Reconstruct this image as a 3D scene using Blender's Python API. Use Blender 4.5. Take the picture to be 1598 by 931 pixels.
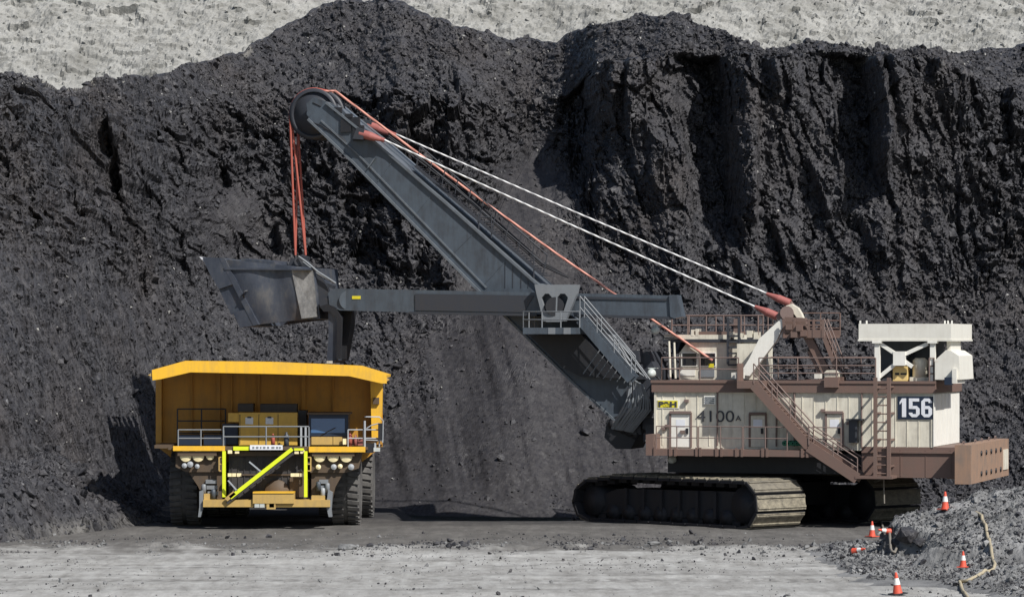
import bpy, bmesh, math, random
import numpy as np
from mathutils import Vector, Matrix
random.seed(7)
rng = np.random.default_rng(11)
for o in list(bpy.data.objects): bpy.data.objects.remove(o)
sc = bpy.context.scene
COL = sc.collection
# ------------------------------------------------------------------ camera, sky, sun, exposure
CAM = Vector((0.0, -150.0, 8.0)); FPX = 5400.0; HX, HY = 799.0, 530.0
cd = bpy.data.cameras.new('camera'); cam = bpy.data.objects.new('camera', cd); COL.objects.link(cam)
cam.location = CAM; cam.rotation_euler = (math.pi/2, 0, 0)
cd.sensor_width = 36.0; cd.lens = FPX/1598*36.0; cd.shift_y = (HY-465.5)/1598.0
cd.clip_start = 1.0; cd.clip_end = 3000.0
sc.camera = cam
SUN = Vector((0.9, -1.05, 1.35)).normalized()
w = bpy.data.worlds.new('World'); sc.world = w; w.use_nodes = True
nt = w.node_tree; bg = nt.nodes['Background']
sky = nt.nodes.new('ShaderNodeTexSky'); sky.sky_type = 'NISHITA'; sky.sun_disc = False
sky.sun_elevation = math.asin(SUN.z); sky.sun_rotation = math.atan2(SUN.x, SUN.y)
nt.links.new(sky.outputs[0], bg.inputs[0]); bg.inputs[1].default_value = 0.065
sd = bpy.data.lights.new('sun', 'SUN'); sd.energy = 4.0; sd.angle = math.radians(0.5); sd.color = (1.0, 0.97, 0.925)
so = bpy.data.objects.new('sun', sd); COL.objects.link(so)
so.rotation_euler = SUN.to_track_quat('Z', 'Y').to_euler(); so.location = (60, -80, 90)
sc.view_settings.view_transform = 'Standard'; sc.view_settings.look = 'None'
sc.view_settings.exposure = 0.45; sc.view_settings.gamma = 1.0; sc.view_settings.use_curve_mapping = False

# ------------------------------------------------------------------ helpers
def lin(r, g, b):
    f = lambda c: (c/255/12.92 if c/255 <= 0.04045 else ((c/255+0.055)/1.055)**2.4)
    return (f(r), f(g), f(b), 1.0)

class MB:
    """collects shapes; build() links them as ONE mesh object"""
    def __init__(s): s.v = []; s.f = []; s.mi = []; s.sm = []; s.m = 0
    def add(s, vs, fs, smooth=False):
        b = len(s.v); s.v += [tuple(v) for v in vs]
        for f in fs: s.f.append(tuple(b+i for i in f)); s.mi.append(s.m); s.sm.append(smooth)
        return s
    def box(s, x0, x1, y0, y1, z0, z1):
        v = [(x, y, z) for z in (z0, z1) for y in (y0, y1) for x in (x0, x1)]
        return s.add(v, [(0,2,3,1),(4,5,7,6),(0,1,5,4),(2,6,7,3),(0,4,6,2),(1,3,7,5)])
    def beam(s, p, q, w, h=None, up=(0,0,1)):
        h = h or w; p = Vector(p); q = Vector(q); d = (q-p).normalized(); up = Vector(up)
        if abs(d.dot(up)) > .98: up = Vector((0,1,0))
        a = d.cross(up).normalized(); b = a.cross(d)
        v = [c + a*i*w/2 + b*j*h/2 for c in (p, q) for j in (-1,1) for i in (-1,1)]
        return s.add(v, [(0,1,3,2),(4,6,7,5),(0,4,5,1),(2,3,7,6),(0,2,6,4),(1,5,7,3)])
    def tube(s, pts, r, n=6, r2=None):
        pts = [Vector(p) for p in pts]; rings = []; k = len(pts)
        for i, p in enumerate(pts):
            d = (pts[min(i+1, k-1)]-pts[max(i-1, 0)]).normalized()
            up = Vector((0,0,1)) if abs(d.z) < .95 else Vector((0,1,0))
            a = d.cross(up).normalized(); b = a.cross(d)
            rr = r if r2 is None else r+(r2-r)*i/(k-1)
            rings.append([p+(a*math.cos(t)+b*math.sin(t))*rr for t in (2*math.pi*j/n for j in range(n))])
        v = [q for R in rings for q in R]
        f = [(i*n+j, i*n+(j+1) % n, (i+1)*n+(j+1) % n, (i+1)*n+j) for i in range(k-1) for j in range(n)]
        s.add(v, f, True)
        return s.add(rings[0]+rings[-1], [tuple(range(n))[::-1], tuple(range(n, 2*n))])
    def prism(s, pts, y0, y1):
        """outline in (x,z) pulled from y0 to y1"""
        A = sum(pts[i][0]*pts[(i+1) % len(pts)][1]-pts[(i+1) % len(pts)][0]*pts[i][1] for i in range(len(pts)))
        if A < 0: pts = pts[::-1]
        if y0 > y1: y0, y1 = y1, y0
        n = len(pts); v = [(x, y0, z) for x, z in pts]+[(x, y1, z) for x, z in pts]
        f = [tuple(range(n)), tuple(range(2*n-1, n-1, -1))]
        f += [(i, n+i, n+(i+1) % n, (i+1) % n) for i in range(n)]
        return s.add(v, f)
    def lathe(s, c, ax, prof, n=28, smooth=True):
        c = Vector(c); ax = Vector(ax).normalized(); up = Vector((0,0,1)) if abs(ax.z) < .9 else Vector((0,1,0))
        a = ax.cross(up).normalized(); b = a.cross(ax); k = len(prof)
        v = [c+ax*h+(a*math.cos(2*math.pi*j/n)+b*math.sin(2*math.pi*j/n))*max(r, 1e-4) for h, r in prof for j in range(n)]
        f = [(i*n+j, i*n+(j+1) % n, (i+1)*n+(j+1) % n, (i+1)*n+j) for i in range(k-1) for j in range(n)]
        return s.add(v, f, smooth)
    def cyl(s, p, q, r, n=16):
        p = Vector(p); q = Vector(q); L = (q-p).length
        return s.lathe(p, q-p, [(0, 0), (0, r)], n, False).lathe(p, q-p, [(0, r), (L, r)], n, True).lathe(p, q-p, [(L, r), (L, 0)], n, False)
    def build(s, name, mat, parent=None, **props):
        me = bpy.data.meshes.new(name); me.from_pydata(s.v, [], s.f)
        for m in (mat if isinstance(mat, (list, tuple)) else [mat]): me.materials.append(m)
        me.polygons.foreach_set('material_index', s.mi); me.polygons.foreach_set('use_smooth', s.sm)
        bm = bmesh.new(); bm.from_mesh(me); bmesh.ops.recalc_face_normals(bm, faces=bm.faces); bm.to_mesh(me); bm.free()
        me.update(); o = bpy.data.objects.new(name, me); COL.objects.link(o)
        if parent: o.parent = parent
        for k, v in props.items(): o[k] = v
        return o

def thing(name, label, cat, loc=(0,0,0), yaw=0.0, group=None):
    o = bpy.data.objects.new(name, None); COL.objects.link(o); o.location = loc; o.rotation_euler = (0,0,yaw)
    o['label'] = label; o['category'] = cat
    if group: o['group'] = group
    return o

class Frame:
    """a thing's own axes; p() gives the local (x, z) of a feature seen in the photo, at a known local depth c"""
    def __init__(s, o, yaw): s.o = Vector(o); s.a = yaw; s.ca = math.cos(yaw); s.sa = math.sin(yaw)
    def p(s, px, py, c):
        u = (px-HX)/FPX; wv = (HY-py)/FPX
        ox, oy = CAM.x-s.o.x, CAM.y-s.o.y
        t = (c-(-ox*s.sa+oy*s.ca))/(-u*s.sa+s.ca)
        X, Y, Z = ox+u*t, oy+t, CAM.z+wv*t-s.o.z
        return (X*s.ca+Y*s.sa, Z)
    def P(s, px, py, c):
        x, z = s.p(px, py, c); return Vector((x, c, z))
    def poly(s, pts, c): return [s.p(a, b, c) for a, b in pts]

def rail(mb, pts, h=1.05, nr=2, sp=1.5, r=.027, post=True):
    pts = [Vector(p) for p in pts]
    for k in range(1, nr+1):
        mb.tube([p+Vector((0,0,h*k/nr)) for p in pts], r, 5)
    if post:
        for a, b in zip(pts[:-1], pts[1:]):
            n = max(1, round((b-a).length/sp))
            for i in range(n+1):
                p = a.lerp(b, i/n); mb.tube([p, p+Vector((0,0,h))], r*1.15, 5)

def text_mesh(body, name, mat, parent, x0, x1, z0, z1, y, bold=0.0, depth=.012):
    cu = bpy.data.curves.new('lettering', 'FONT'); cu.body = body; cu.size = 1; cu.offset = bold; cu.extrude = .01
    t = bpy.data.objects.new('lettering', cu); COL.objects.link(t)
    bpy.context.view_layer.update()
    me = bpy.data.meshes.new_from_object(t.evaluated_get(bpy.context.evaluated_depsgraph_get()))
    bpy.data.objects.remove(t)
    xs = [v.co.x for v in me.vertices]; ys = [v.co.y for v in me.vertices]
    for v in me.vertices:
        fx = (v.co.x-min(xs))/(max(xs)-min(xs)); fy = (v.co.y-min(ys))/(max(ys)-min(ys))
        v.co = (x0+fx*(x1-x0), y-(depth if v.co.z > 0 else 0), z0+fy*(z1-z0))
    me.materials.clear(); me.materials.append(mat); me.name = name
    o = bpy.data.objects.new(name, me); COL.objects.link(o); o.parent = parent
    return o

# ------------------------------------------------------------------ numpy noise
def _h(ix, iy, iz, s):
    h = (ix.astype(np.int64)*374761393+iy.astype(np.int64)*668265263+iz.astype(np.int64)*1274126177+s*362437) & 0xffffffff
    h = ((h ^ (h >> 13))*1274126177) & 0xffffffff
    h = ((h ^ (h >> 16))*2246822519) & 0xffffffff
    return ((h ^ (h >> 15)) & 0xffffff)/float(0xffffff)
def vn(x, y, s=0, z=None):
    ix = np.floor(x); iy = np.floor(y); fx = x-ix; fy = y-iy; iz = np.zeros_like(ix)
    fx = fx*fx*fx*(fx*(fx*6-15)+10); fy = fy*fy*fy*(fy*(fy*6-15)+10)
    a = _h(ix, iy, iz, s); b = _h(ix+1, iy, iz, s); c = _h(ix, iy+1, iz, s); d = _h(ix+1, iy+1, iz, s)
    return ((a*(1-fx)+b*fx)*(1-fy)+(c*(1-fx)+d*fx)*fy)*2-1
def fbm(x, y, o=4, s=0, g=.5):
    t = 0; a = 1.0; n = 0
    for i in range(o):
        t = t+a*vn(x*1.0, y*1.0, s+i*17); n += a; a *= g; x, y = (x*1.6+y*1.2)+3.1, (y*1.6-x*1.2)+7.7
    return t/n*1.5
def worley(x, y, s=0, jit=.9):
    ix = np.floor(x); iy = np.floor(y); best = np.full(x.shape, 1e9); bx = np.zeros_like(x); by = np.zeros_like(x); cx = np.zeros_like(x); cy = np.zeros_like(x); sec = np.full(x.shape, 1e9)
    zz = np.zeros_like(x)
    for i in (-1, 0, 1):
        for j in (-1, 0, 1):
            jx = ix+i; jy = iy+j
            dx = x-(jx+.5+jit*(_h(jx, jy, zz, s)-.5)); dy = y-(jy+.5+jit*(_h(jx, jy, zz, s+1)-.5))
            d = dx*dx+dy*dy; m = d < best
            sec = np.where(m, best, np.minimum(sec, d))
            best = np.where(m, d, best); bx = np.where(m, dx, bx); by = np.where(m, dy, by); cx = np.where(m, jx, cx); cy = np.where(m, jy, cy)
    return np.sqrt(best), np.sqrt(sec), bx, by, cx, cy
def facet(x, y, s=0, g=1.0, warp=.35):
    """broken-rock relief: every cell is a tilted plane of its own"""
    wx = x+warp*fbm(x*1.3, y*1.3, 2, s+5); wy = y+warp*fbm(x*1.3+9, y*1.3, 2, s+6)
    f1, f2, dx, dy, cx, cy = worley(wx, wy, s); z = np.zeros_like(cx)
    return (_h(cx, cy, z, s+2)-.5)+g*((_h(cx, cy, z, s+3)-.5)*dx+(_h(cx, cy, z, s+4)-.5)*dy)*2
def sstep(a, b, x):
    t = np.clip((x-a)/(b-a), 0, 1); return t*t*(3-2*t)

def grid_mesh(name, P, mat, keep=None, attrs=None, smooth=True, **props):
    """P: rows x cols x 3"""
    R, C, _ = P.shape; idx = np.arange(R*C).reshape(R, C)
    q = np.stack([idx[:-1, :-1], idx[:-1, 1:], idx[1:, 1:], idx[1:, :-1]], -1).reshape(-1, 4)
    V = P.reshape(-1, 3)
    if keep is not None: q = q[keep.reshape(-1)]
    used = np.unique(q); rem = np.zeros(R*C, np.int64); rem[used] = np.arange(len(used)); q = rem[q]; V = V[used]
    me = bpy.data.meshes.new(name); me.vertices.add(len(V)); me.vertices.foreach_set('co', V.astype(np.float32).ravel())
    me.loops.add(q.size); me.loops.foreach_set('vertex_index', q.astype(np.int32).ravel())
    me.polygons.add(len(q)); me.polygons.foreach_set('loop_start', (np.arange(len(q))*4).astype(np.int32))
    me.polygons.foreach_set('use_smooth', np.full(len(q), smooth))
    me.update(calc_edges=True)
    for k, a in (attrs or {}).items():
        at = me.attributes.new(k, 'FLOAT', 'POINT'); at.data.foreach_set('value', a.reshape(-1)[used].astype(np.float32))
    me.materials.append(mat); o = bpy.data.objects.new(name, me); COL.objects.link(o)
    for k, v in props.items(): o[k] = v
    return o

# ------------------------------------------------------------------ materials
def newmat(name):
    m = bpy.data.materials.new(name); m.use_nodes = True; N = m.node_tree.nodes; L = m.node_tree.links
    return m, N, L, N['Principled BSDF']
def noise(N, L, scale, detail=4, vec=None, rough=.55):
    n = N.new('ShaderNodeTexNoise'); n.inputs['Scale'].default_value = scale; n.inputs['Detail'].default_value = detail; n.inputs['Roughness'].default_value = rough
    if vec is not None: L.new(vec, n.inputs['Vector'])
    return n.outputs['Fac']
def coords(N, L, scale=(1,1,1), rot=(0,0,0)):
    t = N.new('ShaderNodeTexCoord'); m = N.new('ShaderNodeMapping'); m.inputs['Scale'].default_value = scale; m.inputs['Rotation'].default_value = rot
    L.new(t.outputs['Object'], m.inputs['Vector']); return m.outputs['Vector']
def ramp(N, L, fac, stops):
    r = N.new('ShaderNodeValToRGB'); e = r.color_ramp.elements
    while len(e) < len(stops): e.new(.5)
    for k, (p, c) in enumerate(stops): e[k].position = p; e[k].color = c if len(c) == 4 else (*c, 1)
    L.new(fac, r.inputs['Fac']); return r.outputs['Color']
def mix(N, L, fac, a, b):
    m = N.new('ShaderNodeMix'); m.data_type = 'RGBA'
    for s, v in ((m.inputs[0], fac), (m.inputs[6], a), (m.inputs[7], b)):
        if isinstance(v, (int, float)): s.default_value = v
        elif isinstance(v, tuple): s.default_value = v if len(v) == 4 else (*v, 1)
        else: L.new(v, s)
    return m.outputs[2]
def bump(N, L, h, strength, dist, bsdf, prev=None):
    b = N.new('ShaderNodeBump'); b.inputs['Strength'].default_value = strength; b.inputs['Distance'].default_value = dist
    L.new(h, b.inputs['Height'])
    if prev is not None: L.new(prev, b.inputs['Normal'])
    L.new(b.outputs[0], bsdf.inputs['Normal']); return b.outputs[0]
def K(v): return (v, v, v, 1)

def paint(name, col, rough=.5, dirt=(.06,.05,.045), amt=.5, metal=0.0, rust=None, spec=.4):
    m, N, L, B = newmat(name)
    v = coords(N, L); vs = coords(N, L, (1.6, 1.6, .22))
    f1 = ramp(N, L, noise(N, L, 1.7, 6, v, .65), [(.42, K(0)), (.72, K(1))])
    f2 = ramp(N, L, noise(N, L, 3.2, 6, vs, .66), [(.44, K(0)), (.68, K(1))])
    c = mix(N, L, .5, f1, f2)
    mm = N.new('ShaderNodeMath'); mm.operation = 'MULTIPLY'; mm.inputs[1].default_value = amt; L.new(c, mm.inputs[0])
    out = mix(N, L, mm.outputs[0], (*col, 1), (*dirt, 1))
    if rust:
        fr = ramp(N, L, noise(N, L, .9, 6, coords(N, L, (.5, .5, 1.3)), .7), [(.60, K(0)), (.72, K(1))])
        m2 = N.new('ShaderNodeMath'); m2.operation = 'MULTIPLY'; m2.inputs[1].default_value = .6; L.new(fr, m2.inputs[0])
        out = mix(N, L, m2.outputs[0], out, (*rust, 1))
    L.new(out, B.inputs['Base Color'])
    B.inputs['Roughness'].default_value = rough; B.inputs['Metallic'].default_value = metal; B.inputs['Specular IOR Level'].default_value = spec
    bump(N, L, noise(N, L, 9, 3, v), .12, .02, B)
    return m

M = {}
M['steel'] = paint('grey_blue_steel_paint', (.074,.092,.113), .45, (.036,.036,.040), .8)
M['steel_dark'] = paint('dark_steel', (.038,.042,.052), .5, (.05,.047,.045), .5)
M['black'] = paint('black_steel', (.016,.017,.021), .55, (.04,.038,.037), .4)
M['shoe'] = paint('dusty_track_steel', (.33,.29,.21), .6, (.13,.115,.09), .6)
M['track'] = paint('shaded_dirty_steel', (.020,.020,.024), .7, (.035,.033,.032), .6)
M['cream'] = paint('cream_paint', (.70,.66,.55), .5, (.27,.24,.19), .62)
M['white'] = paint('white_paint', (.80,.785,.72), .45, (.46,.42,.35), .30)
M['plenum'] = paint('rust_stained_white_paint', (.72,.70,.63), .5, (.45,.41,.34), .35, rust=(.48,.28,.12))
M['brown'] = paint('red_brown_paint', (.170,.108,.088), .55, (.13,.105,.09), .6)
M['cw'] = paint('weathered_brown_steel', (.32,.20,.135), .65, (.17,.145,.125), .85)
M['rail_br'] = paint('brown_rail_paint', (.19,.135,.12), .55, (.15,.12,.10), .5)
M['rail_gr'] = paint('grey_galvanised_rail', (.20,.215,.23), .45, (.12,.12,.12), .4)
M['rail_lt'] = paint('light_grey_rail', (.36,.38,.40), .45, (.2,.2,.2), .4)
M['red'] = paint('faded_red_rubber', (.36,.085,.06), .6, (.28,.11,.085), .5)
M['rope_red'] = paint('orange_red_rope', (.62,.27,.20), .6, (.52,.30,.24), .6)
M['socket'] = paint('dull_red_socket', (.34,.115,.10), .5, (.22,.09,.08), .5)
M['rope_wh'] = paint('pale_steel_rope', (.78,.78,.77), .4, (.58,.58,.57), .4)
M['lamp'] = paint('lamp_glass', (.52,.55,.52), .15, (.3,.31,.29), .6)
M['lamp_y'] = paint('yellowed_lamp_glass', (.88,.76,.46), .25, (.8,.65,.36), .2)
M['navy'] = paint('navy_panel', (.012,.022,.045), .5, (.03,.035,.045), .3)
M['numwhite'] = paint('white_lettering', (.74,.76,.80), .5, (.5,.5,.52), .3)
M['grey_let'] = paint('grey_lettering', (.045,.047,.055), .55, (.08,.08,.08), .3)
M['signyel'] = paint('sign_yellow', (.72,.62,.03), .5, (.5,.42,.05), .4)
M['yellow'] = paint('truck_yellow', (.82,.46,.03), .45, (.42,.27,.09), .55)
M['yellow_in'] = paint('dusty_shaded_yellow', (.50,.25,.035), .55, (.20,.12,.05), .6)  # dust plus the canopy's shade, put into a darker yellow
M['tan'] = paint('dusty_yellow_paint', (.50,.33,.10), .55, (.27,.20,.11), .65)
M['neon'] = paint('fluorescent_yellow', (.72,.80,.02), .5, (.5,.52,.06), .3)
M['frame_br'] = paint('dusty_brown_frame', (.10,.068,.042), .65, (.06,.05,.042), .6)
M['rubber'] = paint('dusty_tyre_rubber', (.085,.082,.08), .8, (.19,.18,.165), .7)
M['grille'] = paint('radiator_black', (.038,.036,.038), .6, (.075,.066,.06), .7)
M['cone_o'] = paint('cone_orange', (.66,.085,.045), .55, (.36,.12,.08), .6)
M['cone_w'] = paint('cone_white_band', (.78,.77,.73), .45, (.45,.43,.39), .6)
M['hose'] = paint('sandy_hose', (.40,.34,.23), .75, (.24,.215,.17), .75)
M['hose_dk'] = paint('grey_hose', (.22,.20,.17), .7, (.12,.11,.10), .6)
M['green'] = paint('green_plastic', (.02,.16,.09), .5, (.03,.08,.06), .4)
M['sticker'] = paint('pale_sticker', (.62,.64,.66), .5, (.3,.33,.4), .4)
M['box_yel'] = paint('pale_yellow_cabinet', (.74,.55,.22), .5, (.5,.38,.18), .3)
def glassmat(name, col, rough=.06):
    m, N, L, B = newmat(name); B.inputs['Base Color'].default_value = (*col, 1); B.inputs['Roughness'].default_value = rough; B.inputs['Specular IOR Level'].default_value = .8
    return m
M['glass'] = glassmat('dark_window_glass', (.012,.014,.02)); M['cabglass'] = glassmat('sky_reflection_glass', (.055,.13,.27), .12)  # cab pane: blue of the reflected sky put into its colour
def worn(name):
    m, N, L, B = newmat(name); v = coords(N, L, (1, 1, .5)); f = noise(N, L, 1.3, 6, v, .7)
    L.new(ramp(N, L, f, [(.30, (.040,.050,.072,1)), (.52, (.075,.085,.108,1)), (.74, (.16,.155,.15,1))]), B.inputs['Base Color'])
    L.new(ramp(N, L, noise(N, L, 4, 4, v), [(.3, K(.3)), (.7, K(.55))]), B.inputs['Roughness']); B.inputs['Metallic'].default_value = .35
    bump(N, L, noise(N, L, 6, 4, v), .2, .03, B); return m
M['worn'] = worn('worn_bucket_steel')
def worn_lt():
    m, N, L, B = newmat('scraped_sunlit_steel'); v = coords(N, L, (1, 1, .6))
    L.new(ramp(N, L, noise(N, L, 2.2, 7, v, .75), [(.33, (.08,.078,.078,1)), (.5, (.17,.168,.165,1)), (.7, (.30,.295,.285,1))]), B.inputs['Base Color'])
    B.inputs['Roughness'].default_value = .5; B.inputs['Metallic'].default_value = .3; return m
M['scraped_lit'] = worn_lt()

def coal_mat(name, dust=True, rock=False):
    m, N, L, B = newmat(name); v = coords(N, L); vd = coords(N, L, (1, 1, .62), (0, math.radians(32), 0))
    big = noise(N, L, .16, 5, v, .6); mid = noise(N, L, 1.7, 8, vd, .74)
    c = ramp(N, L, mid, [(.32, (.018,.0195,.025,1)), (.5, (.037,.0365,.041,1)), (.70, (.079,.0765,.080,1))])
    br = ramp(N, L, big, [(.48, K(0)), (.72, K(.55))])
    c = mix(N, L, br, c, (.050,.041,.037,1))
    def vor(sc_, vec):
        n = N.new('ShaderNodeTexVoronoi'); n.inputs['Scale'].default_value = sc_; L.new(vec, n.inputs['Vector']); return n
    vo = vor(8.0, vd); v2 = vor(2.9, vd); v3 = vor(17.0, v)
    c = mix(N, L, ramp(N, L, vo.outputs['Color'], [(.2, K(0)), (.9, K(.45))]), c, (.066,.065,.070,1))
    c = mix(N, L, ramp(N, L, vo.outputs['Color'], [(.93, K(0)), (.985, K(1))]), c, (.17,.17,.175,1))
    soft = None
    if dust:
        a2 = N.new('ShaderNodeAttribute'); a2.attribute_name = 'fine'
        fc = ramp(N, L, noise(N, L, 3.0, 8, v, .78), [(.32, (.022,.0205,.023,1)), (.5, (.032,.030,.032,1)), (.70, (.047,.044,.046,1))]); c = mix(N, L, a2.outputs['Fac'], c, fc)
        a = N.new('ShaderNodeAttribute'); a.attribute_name = 'dust'
        c = mix(N, L, a.outputs['Fac'], c, (.33,.315,.28,1))
        q = N.new('ShaderNodeMath'); q.operation = 'MULTIPLY_ADD'; q.inputs[1].default_value = -.84; q.inputs[2].default_value = 1.0; L.new(a2.outputs['Fac'], q.inputs[0]); soft = q.outputs[0]
    L.new(c, B.inputs['Base Color'])
    L.new(ramp(N, L, vo.outputs['Color'], [(.3, K(.72)), (.97, K(.38))]), B.inputs['Roughness']); B.inputs['Specular IOR Level'].default_value = .35
    # every lump of the broken coal turns its own facet
    g = N.new('ShaderNodeNewGeometry'); acc = g.outputs['Normal']
    for vv, k in ((v2, .75), (vo, .95), (v3, .55)):
        s = N.new('ShaderNodeVectorMath'); s.operation = 'SUBTRACT'; L.new(vv.outputs['Color'], s.inputs[0]); s.inputs[1].default_value = (.5, .5, .5)
        t = N.new('ShaderNodeVectorMath'); t.operation = 'SCALE'; L.new(s.outputs[0], t.inputs[0]); t.inputs['Scale'].default_value = k*(.5 if rock else 1)
        if soft is not None:
            mm = N.new('ShaderNodeMath'); mm.operation = 'MULTIPLY'; mm.inputs[1].default_value = k; L.new(soft, mm.inputs[0]); L.new(mm.outputs[0], t.inputs['Scale'])
        ad = N.new('ShaderNodeVectorMath'); ad.operation = 'ADD'; L.new(acc, ad.inputs[0]); L.new(t.outputs[0], ad.inputs[1]); acc = ad.outputs[0]
    nn = N.new('ShaderNodeVectorMath'); nn.operation = 'NORMALIZE'; L.new(acc, nn.inputs[0])
    bump(N, L, noise(N, L, 7, 6, v, .75), .45, .06, B, nn.outputs[0])
    return m
M['coal'] = coal_mat('coal'); M['coal_rock'] = coal_mat('coal_lump', False, True)
def pale_mat(name, cols, scale=(1,1,1), rot=(0,0,0), bs=.7):
    m, N, L, B = newmat(name); v = coords(N, L, scale, rot); v0 = coords(N, L)
    f = noise(N, L, .55, 8, v, .62); c = ramp(N, L, f, [(.30, cols[0]), (.5, cols[1]), (.70, cols[2])])
    g = ramp(N, L, noise(N, L, 5, 4, v0, .7), [(.62, K(0)), (.78, K(.55))]); c = mix(N, L, g, c, cols[0])
    L.new(c, B.inputs['Base Color']); B.inputs['Roughness'].default_value = .9; B.inputs['Specular IOR Level'].default_value = .15
    bump(N, L, noise(N, L, 3.2, 6, v0, .7), bs, .12, B); return m
M['over'] = pale_mat('pale_overburden', [(.20,.197,.182), (.295,.292,.275), (.36,.357,.338)], (1, 1, .6), (0, math.radians(-30), 0), 1.0)
M['mound'] = pale_mat('grey_gravel', [(.085,.085,.086), (.185,.185,.184), (.29,.29,.288)])
M['pale_rock'] = pale_mat('pale_stone', [(.22,.215,.20), (.34,.335,.315), (.45,.445,.42)])
def ground_mat():
    m, N, L, B = newmat('dusty_haul_floor')
    v = coords(N, L, (.8, .55, 1), (0, 0, math.radians(12))); v0 = coords(N, L); v2 = coords(N, L, (.22, .24, 1), (0, 0, math.radians(-8)))
    f = mix(N, L, .35, noise(N, L, .9, 9, v, .72), noise(N, L, 1.3, 8, v2, .66))
    f = mix(N, L, .30, f, noise(N, L, 1.6, 9, coords(N, L, (.6, 1, 1)), .75)); f = mix(N, L, .42, f, noise(N, L, 1.0, 10, coords(N, L, (1.5, .22, 1), (0, 0, .25)), .75))
    pale = ramp(N, L, f, [(.36, (.16,.155,.145,1)), (.45, (.295,.288,.272,1)), (.53, (.39,.385,.368,1)), (.61, (.485,.48,.462,1))])
    dark = ramp(N, L, f, [(.38, (.078,.075,.072,1)), (.5, (.125,.119,.112,1)), (.62, (.19,.182,.17,1))])
    a = N.new('ShaderNodeAttribute'); a.attribute_name = 'pale'
    c = mix(N, L, a.outputs['Fac'], dark, pale)
    a2 = N.new('ShaderNodeAttribute'); a2.attribute_name = 'coaly'
    c = mix(N, L, a2.outputs['Fac'], c, (.042,.041,.043,1))
    a3 = N.new('ShaderNodeAttribute'); a3.attribute_name = 'tyre'
    c = mix(N, L, a3.outputs['Fac'], c, (.13,.125,.118,1))
    sp = ramp(N, L, noise(N, L, 3.5, 6, coords(N, L, (.45, 1, 1)), .8), [(.60, K(0)), (.70, K(.7))])
    c = mix(N, L, sp, c, (.10,.095,.09,1))
    L.new(c, B.inputs['Base Color']); B.inputs['Roughness'].default_value = .92; B.inputs['Specular IOR Level'].default_value = .1
    bump(N, L, noise(N, L, 6, 6, v0, .75), .8, .06, B); return m
M['ground'] = ground_mat()
def rope_mat(name, c1, c2, sc_):
    m, N, L, B = newmat(name); t = N.new('ShaderNodeTexCoord'); wv = N.new('ShaderNodeTexWave'); wv.inputs['Scale'].default_value = sc_; wv.inputs['Distortion'].default_value = 1.5; wv.bands_direction = 'DIAGONAL'
    L.new(t.outputs['Object'], wv.inputs['Vector']); f = mix(N, L, .5, wv.outputs['Fac'], noise(N, L, 2.0, 5, t.outputs['Object'], .7))
    L.new(ramp(N, L, f, [(.3, c1), (.65, c2)]), B.inputs['Base Color']); B.inputs['Roughness'].default_value = .55; return m
M['rope_wh'] = rope_mat('pale_steel_rope', (.40,.40,.40), (.80,.80,.78), 2.2)
M['rope_red'] = rope_mat('orange_red_rope', (.40,.16,.12), (.66,.31,.24), 2.4)

def shoe_mat():
    m, N, L, B = newmat('dusty_track_shoe'); v = coords(N, L); oi = N.new('ShaderNodeObjectInfo')
    f = noise(N, L, 3.5, 7, v, .75); c = ramp(N, L, f, [(.32, (.07,.062,.05,1)), (.5, (.22,.195,.145,1)), (.68, (.36,.32,.235,1))])
    g = ramp(N, L, oi.outputs['Random'], [(0, K(.0)), (1, K(.55))]); c = mix(N, L, g, c, (.11,.10,.085,1))
    L.new(c, B.inputs['Base Color']); B.inputs['Roughness'].default_value = .6; bump(N, L, noise(N, L, 12, 4, v, .7), .5, .03, B); return m
M['shoe'] = shoe_mat()
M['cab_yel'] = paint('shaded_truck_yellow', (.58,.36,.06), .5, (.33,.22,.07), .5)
M['flange'] = paint('boom_edge_steel', (.125,.142,.16), .45, (.06,.062,.066), .7)
# ------------------------------------------------------------------ terrain
def itp(x, pts): return np.interp(x, [p[0] for p in pts], [p[1] for p in pts])
# ---- pit floor and haul road: one sheet, split along the edge of the pale running surface
TR = [(-20.5, .035, 0, .0), (-25.0, -.02, .25, 1.1), (-30.5, .05, .35, 2.0), (-37.0, -.035, .3, .4), (-22.5, -.05, .3, 3.1)]
def tyre_lines(X, Y):
    t = np.zeros_like(X*1.0)
    for y0, sl, am, ph in TR:
        for off in (-2.6, 2.6):
            c = y0+off*.8+sl*X+am*2*np.sin(X*.09+ph); d = (Y-c)/.62
            t = np.maximum(t, np.exp(-d**4)*(.55+.45*np.sign(np.sin((X+.5*np.abs(Y-c))*9.5))*.6)*np.clip(.6+.9*fbm(X*.25+ph, Y*.2, 3, 47), 0, 1))
    return t
def ruts(X, Y):
    z = .05*fbm(X*.22, Y*.35, 3, 40)+.034*fbm(X*.34+Y*.1, Y*1.2, 4, 41)+.016*fbm(X*2.2, Y*2.6, 4, 42)-.035*tyre_lines(X, Y)
    z = z+.02*np.clip(facet(X*.35, Y*.6, 45, .6), -1, .8)*sstep(-34, -20, Y)
    band = np.exp(-((Y+16.5+1.1*fbm(X*.25, Y*0, 3, 43))/1.1)**2)
    return z+band*(.06+.13*fbm(X*1.4, Y*1.4, 4, 44))
def ground_z(X, Y):
    dip = -.60*sstep(2.5, 10, Y)*sstep(4.5, 2.0, X)*sstep(-5.6, -4.6, X)      # the floor falls away towards the foot of the heap
    return ruts(X, Y)*sstep(-9.0, -13.5, Y)-.004+dip+.02*fbm(X*1.1, Y*1.1, 3, 46)*sstep(-13.5, -9, Y)
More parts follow.
